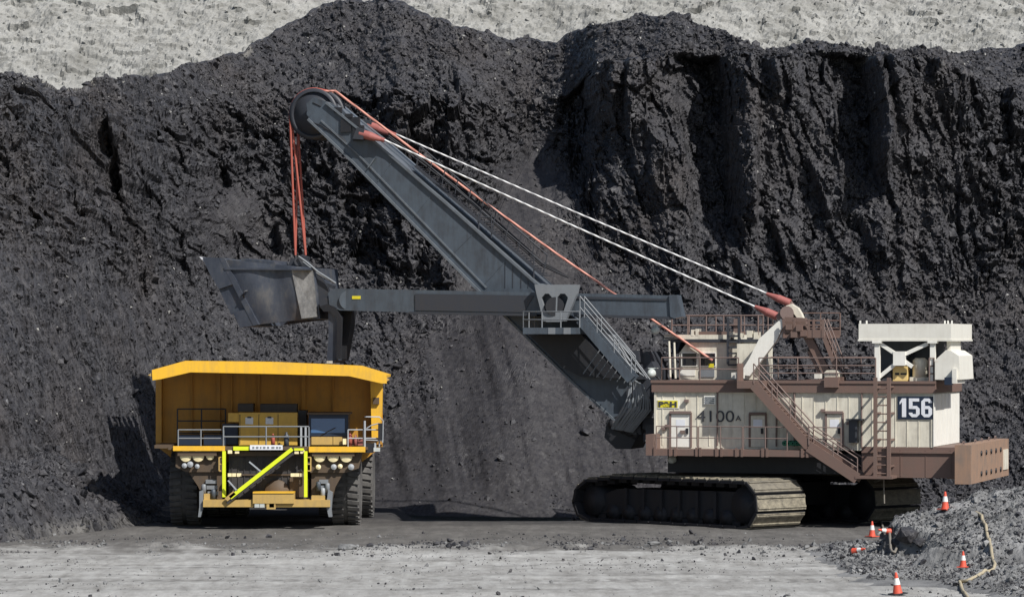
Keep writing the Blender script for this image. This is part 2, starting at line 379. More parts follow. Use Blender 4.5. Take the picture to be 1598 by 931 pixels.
def spread(a, b, lo, hi, step, k):
    m = np.arange(a, b+1e-6, step)
    return np.concatenate([a-(a-lo)*np.linspace(1, 0, k, endpoint=False)**2, m, b+(hi-b)*np.linspace(0, 1, k+1)[1:]**2])
gx = spread(-25, 25, -1500, 1500, .12, 14); gy = spread(-50, 13, -420, 2200, .11, 14)
GX, GY = np.meshgrid(gx, gy)
inb = ((np.abs(GX) < 30) & (GY > -55) & (GY < 14))
GZ = np.where(inb, ground_z(GX, GY), 0.0)
edge = -17.0+2.6*fbm(GX*.12, GX*0, 3, 50)+3.8*fbm(GX*.4, GY*.4, 5, 51, .68)
pale = sstep(3.2, -2.6, GY-edge)*np.clip(.90+.22*fbm(GX*.07, GY*.3, 3, 52), 0, 1)
tyre = np.clip(tyre_lines(GX, GY)*.75, 0, 1)*np.where(inb, 1, 0)
coaly = sstep(-6, 8, GY+3.2*fbm(GX*.25, GY*.5, 4, 53, .6))*.9
cy = (GY[:-1, :-1]+GY[1:, 1:])/2
roadmask = cy < (-17.0+1.2*fbm(GX[:-1, :-1]*.25, GX[:-1, :-1]*0, 3, 54))
P = np.stack([GX, GY, GZ], -1)
grid_mesh('haul_road', P, M['ground'], roadmask, {'pale': pale, 'coaly': coaly, 'tyre': tyre}, kind='structure')
grid_mesh('ground', P, M['ground'], ~roadmask, {'pale': pale, 'coaly': coaly, 'tyre': tyre}, kind='structure')

# ---- coal face
YF = [(-60, -40), (-30, -18), (-24.5, -9), (-22.5, -4), (-21, 1), (-20, 5), (-19, 9.5), (-17.8, 14.5), (-16, 18), (-13, 18.5), (-8, 16.5), (-3, 13.8), (2, 13.2), (5, 12.8), (12, 12.8), (24, 12.0), (60, 6)]
CR = [(-200, 95), (0, 112), (60, 116), (100, 140), (130, 134), (152, 121), (230, 118), (300, 96), (380, 74), (440, 40), (500, 8), (560, -2), (600, -3), (640, 6), (700, 30), (760, 52), (800, 59), (868, 60), (900, 42), (960, 32), (1000, 19), (1060, 22), (1100, 34), (1150, 58), (1195, 76), (1260, 69), (1400, 74), (1500, 78), (1598, 69), (1850, 60)]
def X_of(px, d): return (px-HX)/FPX*d
def build_face(dc=None, first=False):
    xs = np.concatenate([np.linspace(-70, -44, 40, endpoint=False), np.arange(-44, -29, .16), np.arange(-29, 29, .075), np.arange(29, 44, .16), np.linspace(44, 70, 41)])
    n1, n2, n3, n4 = 150, 190, 70, 14
    if dc is None: dc = np.full(len(xs), 188.0)
    px = HX+xs/dc*FPX
    yf = itp(xs, YF)
    k = 9; ker = np.hanning(2*k+3)[1:-1]; ker /= ker.sum(); yf = np.convolve(np.pad(yf, k, 'edge'), ker, 'valid')
    ysm = yf.copy()
    for _ in range(3): ysm = np.convolve(np.pad(ysm, 40, 'edge'), np.hanning(83)[1:-1]/np.hanning(83).sum(), 'valid')
    zc = 8+(HY-itp(px, CR))/FPX*dc
    zc = zc+.18*fbm(xs*1.6, xs*0, 4, 61)
    z1 = itp(px, [(-300, 12), (0, 12.5), (200, 10.5), (330, 11.5), (450, 13.5), (560, 12), (640, 10), (720, 9.5), (770, 13.5), (830, 18.5), (880, 18.0), (930, 12.5), (1050, 10.5), (1200, 9.5), (1350, 9.5), (1500, 10.5), (1598, 12), (1900, 12)])+.7*fbm(xs*.5, xs*0, 3, 62)
    z2 = itp(px, [(-300, 20), (0, 20.5), (200, 19.5), (450, 21), (600, 21.5), (800, 20.5), (880, 21.3), (930, 22.6), (1080, 23.0), (1300, 23.1), (1450, 22.9), (1520, 21), (1598, 21), (1900, 21)])+.2*fbm(xs*.9, xs*0, 3, 63)
    z2 = np.minimum(z2, zc-.62); z1 = np.minimum(z1, z2-1.5)
    c1 = 1/np.tan(np.radians(itp(px, [(-300, 45), (300, 43), (520, 40), (640, 38), (900, 39), (1598, 40)])))
    c2 = 1/np.tan(np.radians(itp(px, [(-300, 52), (200, 56), (450, 52), (640, 50), (800, 46), (880, 56), (960, 66), (1450, 68), (1520, 55), (1598, 50)])))
    c3 = 1/np.tan(np.radians(itp(px, [(-300, 46), (300, 44), (600, 42), (860, 38), (1000, 34), (1190, 24), (1460, 22), (1598, 26)])))
    if first: 
        Y3 = ysm+c1*(z1+.35)+c2*(z2-z1)+c3*(zc-z2); return 150+np.convolve(np.pad(Y3, 20, 'edge'), np.ones(41)/41, 'valid')
    t1 = np.linspace(0, 1, n1, endpoint=False)[:, None]; t2 = np.linspace(0, 1, n2, endpoint=False)[:, None]; t3 = np.linspace(0, 1, n3)[:, None]; t4 = np.linspace(0, 1, n4+1)[1:][:, None]
    z0 = -.35
    Z = np.concatenate([z0+(z1-z0)*t1, z1+(z2-z1)*t2, z2+(zc-z2)*t3, zc-t4*4])
    Y1 = yf+c1*(z1-z0); Y2 = Y1+c2*(z2-z1); Y3 = Y2+c3*(zc-z2)
    Y = np.concatenate([yf+c1*(z1-z0)*t1, Y1+(Y2-Y1)*t2, Y2+(Y3-Y2)*t3, Y3+t4*9])
    X = np.broadcast_to(xs, Z.shape).copy()
    Y = Y+(ysm-yf)*sstep(0, 7, Z)
    # soften the breaks of slope
    for _ in range(10): Y[1:-1] = (Y[:-2]+2*Y[1:-1]+Y[2:])/4
    dist = 150+Y; PX = HX+X/dist*FPX; PY = HY-(Z-8)/dist*FPX
    cliff = sstep(z1-1.2, z1+1.2, Z)*sstep(z2+.25+(PX < 860)*1.2, z2-.25-(PX < 860)*1.0, Z)
    # how broken the surface is
    fine = np.exp(-((PX-(805+(PY-330)*-.22))/62)**2)*sstep(150, 240, PY)*sstep(540, 420, PY)
    conew = 55+.62*np.clip(PY-330, 0, 600); fine = np.maximum(fine, np.exp(-((PX-(812+.02*(PY-400)))/conew)**4)*sstep(330, 430, PY)*1.15)
    fine = np.maximum(fine, np.exp(-((PX-375)/85)**2)*np.exp(-((PY-350)/60)**2)*.8)
    fine = np.clip(fine*(1+.38*fbm(X*.5, Z*.5, 3, 77)), 0, 1)
    rough = (.30+.70*cliff)*(1-.95*fine)*(1-.58*sstep(900, 960, PX)*sstep(1540, 1460, PX)*cliff)
    sx = X+.35*(Z-12)*np.where(PX < 700, .9, .35)          # bedding leans with the slope
    u = Z*1.25
    wallz = sstep(880, 930, PX)*sstep(1540, 1460, PX)*cliff
    D = 1.2*fbm(X*.13, u*.12, 3, 70)*(.35+.65*cliff)*(1-.5*wallz)
    low = 1-cliff
    D = D+rough*((1.25-.75*low)*(1-.6*wallz)*facet(sx*.26, u*.15, 71, 1.1)+(.80-.45*low)*(1-.45*wallz)*facet(sx*.62, u*(.42-.24*wallz), 72, 1.2, .3)+(.42-.14*low)*facet(sx*1.35, u*(1.05-.5*wallz), 73, 1.3)+.24*facet(sx*2.9, u*2.5, 74, 1.4))
    lean2 = X+.62*u
    D = D+(.25*(1-.9*fine)+.75*rough)*(.10*fbm(X*2.2, u*2.0, 5, 75, .6)+.20*facet(lean2*1.5, u*.8, 95, 1.3)+.12*facet(lean2*3.2, u*1.9, 96, 1.4))+.03*fbm(X*6, u*6, 3, 76)*(1-.6*fine)
    D = D+.9*np.exp(-((PX-800)/60)**2)*sstep(230, 420, PY)
    # run-off lines down the loose slopes
    D = D+(1-cliff)*.14*fbm(X*1.1+.25*Z, Z*.12, 3, 78)
    # buttresses and clefts of the right-hand wall: each step towards the camera leaves a wall that looks left
    BT = [(-400, 0), (846, .2), (868, .9), (908, 1.9), (926, -1.4), (948, -2.0), (965, -.9), (972, -1.9), (1010, -.9), (1046, .2), (1066, 1.5), (1120, 2.2), (1138, -1.3), (1160, -1.8), (1188, -1.1), (1198, -.5), (1212, -1.9), (1240, -1.3), (1262, -.5), (1290, .2), (1304, 1.5), (1352, 2.2), (1368, -2.0), (1384, -1.3), (1394, -2.3), (1425, -1.3), (1432, -.2), (1452, .2), (1466, -1.3), (1500, -.6), (1598, 0), (2200, 0)]
    wob = 7*fbm(X*.8, Z*.5, 4, 80)+9*fbm(X*.25, Z*.25, 2, 81)
    pe = PX-(PY-110)*.12+wob*.7
    B = itp(pe, BT)
    reach = itp(PX-(PY-110)*.12, [(860, 260), (930, 240), (1000, 300), (1050, 330), (1100, 420), (1150, 440), (1180, 170), (1220, 190), (1260, 240), (1300, 330), (1360, 330), (1385, 200), (1420, 160), (1460, 170), (1598, 200)])
    vis = np.maximum(sstep(reach*.82+80, reach*.82-50, PY+45*fbm(X*.6, Z*.2, 3, 82)), 0)*sstep(860, 900, PX)*sstep(1560, 1480, PX)
    DB = -(B+.9*facet(X*.30, u*.22, 111, .8, .1)*(np.abs(B) > .3))*vis*1.3*sstep(z2+.12, z2-.12, Z)
    lean = X+.30*(Z-10)
    D = D+wallz*(.45*facet(lean*.85, u*.27, 87, 1.5, .15)+.22*facet(lean*1.7, u*.62, 88, 1.5, .15))+sstep(1030, 1100, PX)*(1-cliff)*(1-fine)*.30*facet(lean*.8, u*.22, 89, 1.2)
    # clefts of the left-hand wall
    def cleft(x0, x1, y0, y1, a, lean):
        p = PX-(PY-y0)*lean+.6*wob; mx = (x0+x1)/2
        f = itp(p, [(x0-70, 0), (x0-4, .55), (x1-6, 1.0), (x1+2, -.75), (x1+60, 0)])
        return f*a*sstep(y0-8, y0+14, PY)*sstep(y1+12, y1-16, PY)
    for c in [(143, 180, 205, 305, 3.2, .16), (196, 216, 252, 290, 1.0, .35), (262, 282, 370, 440, 1.0, .2), (202, 216, 372, 470, .9, .2), (188, 236, 150, 175, .9, .3), (255, 282, 178, 205, .8, .3), (380, 446, 262, 298, 1.1, .3), (300, 350, 255, 300, 1.2, .4), (395, 440, 355, 400, 1.2, .1), (560, 590, 128, 175, .5, .1), (690, 712, 105, 145, .9, .25), (500, 520, 235, 300, .8, .2), (548, 566, 170, 200, .6, .2),
              (866, 882, 205, 260, 1.1, -.6), (1180, 1210, 340, 420, 1.2, .25), (1232, 1262, 250, 340, 1.3, .4), (1310, 1345, 330, 400, 1.2, .3), (1480, 1496, 160, 205, 1.0, 0), (1582, 1612, 245, 300, 1.4, .1), (1120, 1150, 400, 500, 1.0, .3), (1450, 1475, 250, 330, .8, .1), (1500, 1520, 330, 420, .8, .2)]:
        D = D-.62*cleft(*c)
    # a ledge with a dark underside on the left wall
    fade = sstep(0, 2.2, Z+.4); D = D*(.12+.88*fade); DB = DB*fade
    D[-n4:] *= .4
    nY = np.where(np.isfinite(Y), -.80, 0); nZ = .35
    Pn = np.stack([X+.12*rough*fbm(X*1.7, u*1.7, 3, 83), Y-.85*D-.9*DB, Z+.30*D*fade*(1-.6*wallz)*sstep(zc+.1, zc-1.2, Z)], -1)
    # pale spoil spilled over the low saddle of the crest
    sp = np.exp(-((PX-85)/48)**2)*sstep(158, 128, PY)*(.55+.8*fbm(X*1.6, Z*1.6, 4, 84))
    sp = np.maximum(sp, sstep(.62, .85, fbm(X*1.3, Z*1.3, 4, 85))*sstep(zc-1.5, zc-.1, Z)*.5)
    o = grid_mesh('coal_face', Pn, M['coal'], None, {'dust': np.clip(sp, 0, .9), 'fine': fine*.85}, smooth=False, kind='structure')
    return Pn, PX, PY, fine, cliff, zc
dc_ = build_face(None, True); dc_ = build_face(dc_, True); dc_ = build_face(dc_, True)
FP, FPXm, FPYm, FFINE, FCL, _ = build_face(dc_)

# ---- low heap of loose coal at the left, in front of the face
HF = [(-48, -36), (-30, -23), (-20.4, -14), (-18.4, -8.2), (-16.6, -2.4), (-15.6, .6), (-14, 3)]
def heap_z(X, Y):
    d = Y-itp(X, HF)-.5*fbm(X*.7, Y*0, 3, 140); hm = itp(X, [(-48, 0), (-38, 2.5), (-30, 3.0), (-20.4, 2.3), (-18.4, 1.35), (-16.6, .45), (-15.7, .05), (-14, -.2)])+.22*fbm(X*.5, Y*.4, 3, 141)
    up = d*.5; z = np.where(up < hm*.8, up, hm*.8+(hm*.35)*np.tanh((up-hm*.8)/(hm*.35+.05)))
    z = np.minimum(z, hm*1.15)
    m = sstep(.0, .4, z)
    return z-.06+m*(.22*fbm(X*.9, Y*.7, 4, 142, .6)+.16*facet(X*1.0, Y*.8, 143, 1.0)+.09*facet(X*2.4, Y*2.0, 144, 1.1)+.03*fbm(X*6, Y*6, 3, 145))
hx_ = np.concatenate([np.arange(-46, -29, .2), np.arange(-29, -14.4, .085)]); hy_ = np.arange(-38, 9, .1); HXm, HYm = np.meshgrid(hx_, hy_); HZm = heap_z(HXm, HYm)
grid_mesh('coal_heap', np.stack([HXm, HYm, HZm], -1), M['coal'], None, {'dust': np.clip(.06+.22*fbm(HXm*.6, HYm*.5, 4, 146), 0, .3)*sstep(.8, .1, HZm), 'fine': HZm*0}, smooth=False, kind='structure')
# ---- pale overburden slope beyond the crest
def build_over():
    xs = np.concatenate([np.linspace(-90, -50, 20, endpoint=False), np.arange(-50, -34, .2), np.arange(-34, 34, .13), np.arange(34, 50, .2), np.linspace(50, 90, 21)])
    t = np.arange(0, 26, .13)
    X, T = np.meshgrid(xs, t)
    Z = 15.5+T*math.sin(math.radians(41)); Y = 50+T*math.cos(math.radians(41))
    xx = X+.55*T
    D = .7*fbm(X*.10, T*.08, 3, 90)+.30*fbm((X+.5*T)*.34, T*.16, 4, 91, .55)+.20*facet((X+.3*T)*.42, T*1.0, 92, 1.1)+.13*facet((X+.3*T)*1.1, T*2.4, 93, 1.2)+.06*facet(X*2.2, T*4, 98, 1.2)+.09*fbm(X*2.6, T*2.6, 4, 94, .65)
    P = np.stack([X, Y-.66*D, Z+.75*D], -1)
    grid_mesh('overburden_slope', P, M['over'], smooth=False, kind='structure'); return P
OP = build_over()

# ---- grey gravel mound in the right foreground
def mound_z(X, Y):
    xb = 13.9+.7*fbm(X*0, Y*.45, 3, 100)+.25*fbm(X*0, Y*1.7, 3, 101)
    h = 1.45+4.2*np.tanh(np.clip(X-15.6, 0, 40)*.30/4.2)+.22*fbm(X*.35, Y*.3, 3, 102)
    r = sstep(-50, -21.5, Y+1.5*fbm(X*.3, Y*0, 2, 103))
    back = sstep(-16.2, -18.6, Y+.7*fbm(X*.8, Y*0, 3, 104))
    sharp = itp(Y, [(-60, 4.0), (-34, 2.2), (-26, .9), (-18, .7)])
    e = sstep(0, 1, (X-xb+.2)/sharp)
    ap = .34*sstep(10.6, 12.8, X+.5*fbm(X*.4, Y*.6, 3, 105))*sstep(-40, -30, Y)*sstep(-13.5, -16.5, Y)
    body = np.maximum(h*r*back*e, ap)
    m = sstep(.02, .35, body)*(.25+.75*np.clip(e*back*1.0, 0, 1)**2)
    return body-.10+m*(.16*fbm(X*.9, Y*.7, 3, 106, .5)+.06*facet(X*1.3, Y*1.1, 107, .8)+.10*np.abs(fbm(X*2.6, Y*2.2, 4, 108, .65))+.045*fbm(X*6, Y*5, 3, 109, .6))
mx = np.concatenate([np.arange(9.5, 23.5, .085), np.arange(23.5, 40, .16), np.linspace(40, 60, 20)]); my = np.arange(-54, -12, .095)
MX, MY = np.meshgrid(mx, my); MZ = mound_z(MX, MY)
grid_mesh('gravel_mound', np.stack([MX, MY, MZ], -1), M['mound'], smooth=False, kind='structure')

def floor_hit(px, py):
    """where the line of sight of a photo point meets the floor or the mound"""
    u = (px-HX)/FPX; v = (HY-py)/FPX; t = np.arange(95, 165, .02)
    X = u*t; Y = t-150; Z = 8+v*t
    g = np.maximum(ground_z(X, Y), np.where(X > 9.5, mound_z(X, Y), -1))
    i = int(np.argmax(Z <= g)); return Vector((X[i], Y[i], g[i]))
def floor_z(x, y):
    x = np.array([x], float); y = np.array([y], float)
    return float(max(ground_z(x, y)[0], mound_z(x, y)[0] if x[0] > 9.5 else -1))

# ---- loose lumps: angular rocks
def rock_kinds(n, seed):
    r = np.random.default_rng(seed); out = []
    for i in range(n):
        bm = bmesh.new(); p = r.normal(size=(13, 3)); p /= np.linalg.norm(p, axis=1)[:, None]; p *= r.uniform(.75, 1.05, (13, 1))*np.array([1, r.uniform(.7, 1), r.uniform(.5, .8)])
        for q in p: bm.verts.new(q)
        res = bmesh.ops.convex_hull(bm, input=bm.verts)
        bmesh.ops.delete(bm, geom=[g for g in res['geom_interior'] if isinstance(g, bmesh.types.BMVert)], context='VERTS')
        bm.verts.index_update(); bm.verts.ensure_lookup_table()
        out.append((np.array([v.co[:] for v in bm.verts]), np.array([[v.index for v in f.verts] for f in bm.faces]))); bm.free()
    return out
RK = rock_kinds(10, 3)
def scatter(name, pos, size, mat, seed=1, **props):
    r = np.random.default_rng(seed); V = []; F = []; b = 0
    kind = r.integers(0, len(RK), len(pos))
    for k, (rv, rf) in enumerate(RK):
        ii = np.where(kind == k)[0]; n = len(ii)
        if n == 0: continue
        q = r.normal(size=(n, 4)); q /= np.linalg.norm(q, axis=1)[:, None]; a, bq, c, d = q.T
        R = np.stack([np.stack([1-2*(c*c+d*d), 2*(bq*c-a*d), 2*(bq*d+a*c)], -1), np.stack([2*(bq*c+a*d), 1-2*(bq*bq+d*d), 2*(c*d-a*bq)], -1), np.stack([2*(bq*d-a*c), 2*(c*d+a*bq), 1-2*(bq*bq+c*c)], -1)], 1)
        vv = np.einsum('nij,kj->nki', R, rv)*size[ii][:, None, None]+pos[ii][:, None, :]
        V.append(vv.reshape(-1, 3)); F.append((rf[None]+(np.arange(n)*len(rv))[:, None, None]+b).reshape(-1, 3)); b += n*len(rv)
    V = np.concatenate(V); F = np.concatenate(F)
    me = bpy.data.meshes.new(name); me.vertices.add(len(V)); me.vertices.foreach_set('co', V.astype(np.float32).ravel())
    me.loops.add(F.size); me.loops.foreach_set('vertex_index', F.astype(np.int32).ravel())
    me.polygons.add(len(F)); me.polygons.foreach_set('loop_start', (np.arange(len(F))*3).astype(np.int32)); me.polygons.foreach_set('use_smooth', np.zeros(len(F), bool))
    me.update(calc_edges=True); me.materials.append(mat); o = bpy.data.objects.new(name, me); COL.objects.link(o)
    for k, v in props.items(): o[k] = v
    return o
def sizes(n, lo, hi, p, r): return lo*(1-r.random(n)*(1-(lo/hi)**p))**(-1/p)
# coal lumps all over the face, thickest on the broken slopes and along the foot
r = np.random.default_rng(5)
n = 64000; R, C = FPXm.shape
ii = r.integers(2, R-16, n*2); jj = r.integers(0, C, n*2)
dens = (.25+.75*(1-FCL[ii, jj]))*(1-.93*FFINE[ii, jj])*(.35+.9*np.clip(fbm(FP[ii, jj, 0]*.45, FP[ii, jj, 2]*.6, 3, 120)+.35, 0, 1.2))
ok = (r.random(n*2) < dens); ii = ii[ok][:n]; jj = jj[ok][:n]
pos = FP[ii, jj]; sz = sizes(len(pos), .045, .45, 2.2, r)
scatter('coal_rubble', pos+np.array([0, -.02, .01]), sz, M['coal_rock'], 6, kind='stuff')
k_ = r.random(len(pos)) < .010
scatter('glint_chips', pos[k_]+np.array([0, -.06, .04]), np.clip(sz[k_], .05, .11), M['pale_rock'], 16, kind='stuff')  # pale chips stand in for bright glints on the coal
# lumps along the foot of the slope
n = 5200; X = r.uniform(-23, 24, n); fy = itp(X, YF)
Y = fy-r.exponential(.7, n)+.3; keep = ~((X > -15.6) & (X < -5.2) & (Y < 12.5) & (Y > -2.5)); X = X[keep]; Y = Y[keep]
keep = Y < 12; X, Y = X[keep], Y[keep]
sz = sizes(len(X), .035, .30, 2.2, r)
scatter('foot_rubble', np.stack([X, Y, ground_z(X, Y)+sz*.25], -1), sz, M['coal_rock'], 7, kind='stuff')
n = 9000; X = r.uniform(-25, -14.6, n); Y = r.uniform(-20, 6, n); Z = heap_z(X, Y); kp = Z > .0; X, Y, Z = X[kp], Y[kp], Z[kp]; sz = sizes(len(X), .04, .40, 1.9, r)
scatter('heap_rubble', np.stack([X, Y, Z+sz*.2], -1), sz, M['coal_rock'], 27, kind='stuff')
# small stones on the road and along its dark edge
n = 7000; X = r.uniform(-24, 20, n); Y = np.where(r.random(n) < .55, -16.3+r.normal(size=n)*1.5, r.uniform(-46, -6, n)); keep = fbm(X*.6, Y*.5, 3, 130) > -.05; X, Y = X[keep], Y[keep]
sz = sizes(len(X), .02, .17, 2.4, r)
scatter('road_stones', np.stack([X, Y, ground_z(X, Y)+sz*.3], -1), sz, M['mound'], 8, kind='stuff')
# coal spilled over the dark edge of the road
n = 6000; X = r.uniform(-24, 16, n); Y = -15.5+r.normal(size=n)*3.2; kp = (fbm(X*.35, Y*.3, 4, 133) > .12) & (Y < -5); X, Y = X[kp], Y[kp]; sz = sizes(len(X), .025, .22, 2.3, r)
scatter('spilled_coal', np.stack([X, Y, ground_z(X, Y)+sz*.3], -1), sz, M['coal_rock'], 28, kind='stuff')
n = 2600; X = r.uniform(-22, 16, n); Y = r.uniform(-45, -17, n); kp = fbm(X*.3, Y*.2, 4, 134) > .15; X, Y = X[kp], Y[kp]; sz = sizes(len(X), .02, .13, 2.5, r)
scatter('road_crumbs', np.stack([X, Y, ground_z(X, Y)+sz*.3], -1), sz, M['coal_rock'], 29, kind='stuff')
# stones of the mound
n = 60000; X = np.where(r.random(n) < .85, r.uniform(10.5, 24, n), r.uniform(24, 34, n)); Y = r.uniform(-50, -16, n); Z = mound_z(X, Y); keep = (Z > .05) & (fbm(X*.9, Y*.7, 3, 131) > -.75); X, Y, Z = X[keep], Y[keep], Z[keep]
sz = sizes(len(X), .025, .22, 2.4, r)
dk = r.random(len(X)) < .40; Q = np.stack([X, Y, Z+sz*.2], -1)
scatter('mound_stones', Q[~dk], sz[~dk], M['mound'], 9, kind='stuff'); scatter('coal_crumbs', Q[dk], sz[dk]*.9, M['coal_rock'], 19, kind='stuff')
# stones of the pale slope
n = 2600; R2, C2, _ = OP.shape; a = r.integers(0, R2, n); b = r.integers(0, C2, n); sz = sizes(n, .07, .42, 2.4, r)
scatter('slope_stones', OP[a, b]+np.array([0, -.02, .02]), sz, M['over'], 10, kind='stuff')
# ------------------------------------------------------------------ the electric rope shovel
SYAW = math.radians(-17.0); SO = (9.8, 2.4, 0.0)
S = Frame(SO, SYAW)
shovel = thing('rope_shovel', 'cream and brown electric rope shovel numbered 156 with a long grey boom', 'mining shovel', SO, SYAW)
# ---- crawlers
rel = Matrix.Translation((.25, 1.1, 0)) @ Matrix.Rotation(math.radians(-31.0), 4, 'Z')
def stadium(s, L=11.3, H=1.98):
    """point and direction along the oval of a track, s in 0..1"""
    r = H/2; a = L/2-r; per = 4*a+2*math.pi*r; d = (s % 1)*per
    if d < 2*a: x, z, t = -a+d, H, 0
    elif d < 2*a+math.pi*r: q = (d-2*a)/r; x, z, t = a+r*math.sin(q), r+r*math.cos(q), -q
    elif d < 4*a+math.pi*r: x, z, t = a-(d-2*a-math.pi*r), 0, math.pi
    else: q = (d-4*a-math.pi*r)/r; x, z, t = -a-r*math.sin(q), r-r*math.cos(q), math.pi-q
    # the idler end (left) is drawn out and lower
    k = max(0, (-x-3.0)/2.65); z = z*(1-.17*k) if z > r*.4 else z
    return x, z, t
sh = MB(); WID = 3.0
sh.m = 1; sh.box(-.35, .35, -WID/2, WID/2, -.10, .02)  # shoe sides near black, standing in for shade along the track
sh.m = 0; sh.box(-.33, .33, -WID/2+.03, WID/2-.03, .02, .06)
for a in (-.24, .20): sh.box(a-.04, a+.04, -WID/2+.05, WID/2-.05, .06, .11)
sh.m = 1
for a in (-.9, .9): sh.box(-.24, .24, a-.16, a+.16, -.28, -.10)
shoe0 = None; NSH = 33
for cy_, lab in ((-3.7, 'near'), (3.7, 'far')):
    fr = MB()
    pts = [(-4.85, .45), (-4.6, 1.05), (-3.2, 1.45), (4.3, 1.55), (4.95, 1.2), (5.0, .6), (4.4, .33), (-4.4, .33)]
    fr.prism(pts, cy_-1.05, cy_+1.05)
    for a in (-1, 1):
        for x in np.linspace(-2.6, 2.9, 6): fr.box(x-.08, x+.08, cy_+a*1.12-.08, cy_+a*1.12+.08, .35, 1.5)
    fr.v = [tuple(rel @ Vector(v)) for v in fr.v]
    cr = fr.build('crawler_frame', M['track'], shovel)
    wh = MB()
    for x, z, r_ in [(-4.7, .86, .66), (4.65, 1.0, .78)]+[(x, .42, .34) for x in np.linspace(-3.5, 3.5, 8)]:
        wh.lathe((x, cy_-1.25, z), (0, 1, 0), [(0, 0), (0, r_*.5), (.08, r_*.55), (.08, r_), (2.42, r_), (2.42, r_*.55), (2.5, r_*.5), (2.5, 0)], 20)
    wh.v = [tuple(rel @ Vector(v)) for v in wh.v]; wh.build('track_roller', M['track'], cr)
    for i in range(NSH):
        x, z, t = stadium((i+.3)/NSH)
        if shoe0 is None: shoe0 = sh.build('track_shoe', [M['shoe'], M['track']], cr); o = shoe0
        else: o = shoe0.copy(); COL.objects.link(o); o.parent = cr
        o.matrix_local = rel @ Matrix.Translation((x, cy_, z+.02)) @ Matrix.Rotation(-t, 4, 'Y') @ Matrix.Rotation(math.radians(random.uniform(-1.5, 1.5)), 4, 'Y')
cb = MB(); cb.box(-2.6, 2.6, -2.7, 2.7, .75, 1.75); cb.v = [tuple(rel @ Vector(v)) for v in cb.v]
cb.lathe((0,0,1.7), (0,0,1), [(0, 2.9), (.25, 2.9), (.25, 2.6), (.55, 2.6)], 40)
cb.build('carbody', M['track'], shovel)
# ---- revolving frame and decks
CN = -3.2; CE = -4.35
xl, _ = S.p(1022, 650, CN); xr, _ = S.p(1457, 650, CN); _, zroof = S.p(1200, 594, CN); _, zband = S.p(1200, 612, CN)
_, zw0 = S.p(1200, 697, CE); _, zd0 = S.p(1200, 712, CE)
x_lo, _ = S.p(1345, 720, CN); _, zlow = S.p(1430, 745, CN); xcw, _ = S.p(1490, 720, -4.6)
fr = MB(); fr.box(xl+.5, x_lo+.1, -2.9, 2.9, zlow+.1, zd0+.1); fr.build('revolving_frame', M['black'], shovel)
lf = MB(); lf.box(x_lo, xcw+.3, CN-.02, -CN+.02, zlow, zw0+.02)
for x in np.linspace(x_lo+.6, xcw-.4, 4): lf.box(x-.012, x+.012, CN-.04, CN-.02, zlow+.05, zw0-.1)
_, zz = S.p(1400, 705, CN); lf.box(x_lo, xcw, CN-.10, CN-.02, zz-.04, zz+.04)
lf.build('rear_frame', M['brown'], shovel)
dk = MB(); xd1, _ = S.p(1335, 700, CE)
xd0, _ = S.p(1020, 700, CE)
dk.box(xd0, xd1-1.5, CE, CN, zd0, zd0+.28)
d2 = MB(); d2.box(xd0, xd1-1.5, -CN, -CE, zd0, zd0+.28); d2.build('side_deck', M['brown'], shovel)
for px in (1022, 1046, 1054, 1087, 1093, 1118, 1126, 1149, 1158, 1190, 1197, 1252, 1260):
    x, _ = S.p(px, 700, CE); dk.box(x-.05, x+.05, CE-.05, CE, zd0-.02, zd0+.36)
dk.box(xd0-.35, xd0, CE, CN+1, zd0, zd0+.9)
dk.build('side_deck', M['brown'], shovel)
# ---- machinery house
hs = MB(); hs.m = 0
hs.box(xl, xr, CN, -CN, zw0-.15, zband)
for px in np.linspace(1034, 1452, 24):
    x, _ = S.p(px, 650, CN); hs.box(x-.018, x+.018, CN-.022, CN, zw0, zband)
for x in (xl+.03, xr-.05): hs.box(x-.05, x+.05, CN-.05, CN, zw0, zband)
hs.m = 1; hs.box(xl-.12, xr+.10, CN-.12, -CN+.12, zband, zroof)
_, zb2 = S.p(1200, 606, CN); hs.box(xl-.15, xr+.13, CN-.17, CN-.12, zroof-.10, zroof+.02)
hs.m = 2
for px in np.linspace(1459, 1497, 7):
    f = (px-1457)/41.0; y = CN+.12+f*6.0; hs.box(xr, xr+.025, y-.5, y+.36, zw0+.05, zband-.05)
house = hs.build('machinery_house', [M['cream'], M['brown'], M['white']], shovel)
def panel(name, px0, py0, px1, py1, c, th, mat, parent, **k):
    x0, z1 = S.p(px0, py0, c); x1, z0 = S.p(px1, py1, c); m = MB(); m.box(x0, x1, c-th, c, z0, z1); return m.build(name, mat, parent, **k)
for a, b, t_, bt in ((1048, 1077, 646, 697), (1291, 1314, 646, 697), (1172, 1194, 648, 697)):
    d = panel('door', a, t_, b, bt, CN, .05, M['white'] if a == 1048 else M['cream'], house)
    m = MB(); x0, z1 = S.p(a-2, t_-3, CN); x1, z0 = S.p(b+2, bt, CN)
    m.box(x0, x1, CN-.14, CN, z1-.05, z1+.06); m.box(x0-.03, x0+.05, CN-.08, CN, z0, z1); m.box(x1-.05, x1+.03, CN-.08, CN, z0, z1); m.build('door_frame', M['brown'] if a == 1172 else M['rail_br'], d)
    m = MB(); x, z = S.p(b-4, 672, CN); m.box(x-.05, x+.05, CN-.12, CN-.05, z-.12, z+.12); m.build('handle', M['black'], d)
    m = MB(); x, z = S.p((a+b)/2, 660, CN); m.box(x-.2, x+.2, CN-.058, CN-.05, z-.16, z+.16); m.build('notice', M['numwhite'], d)
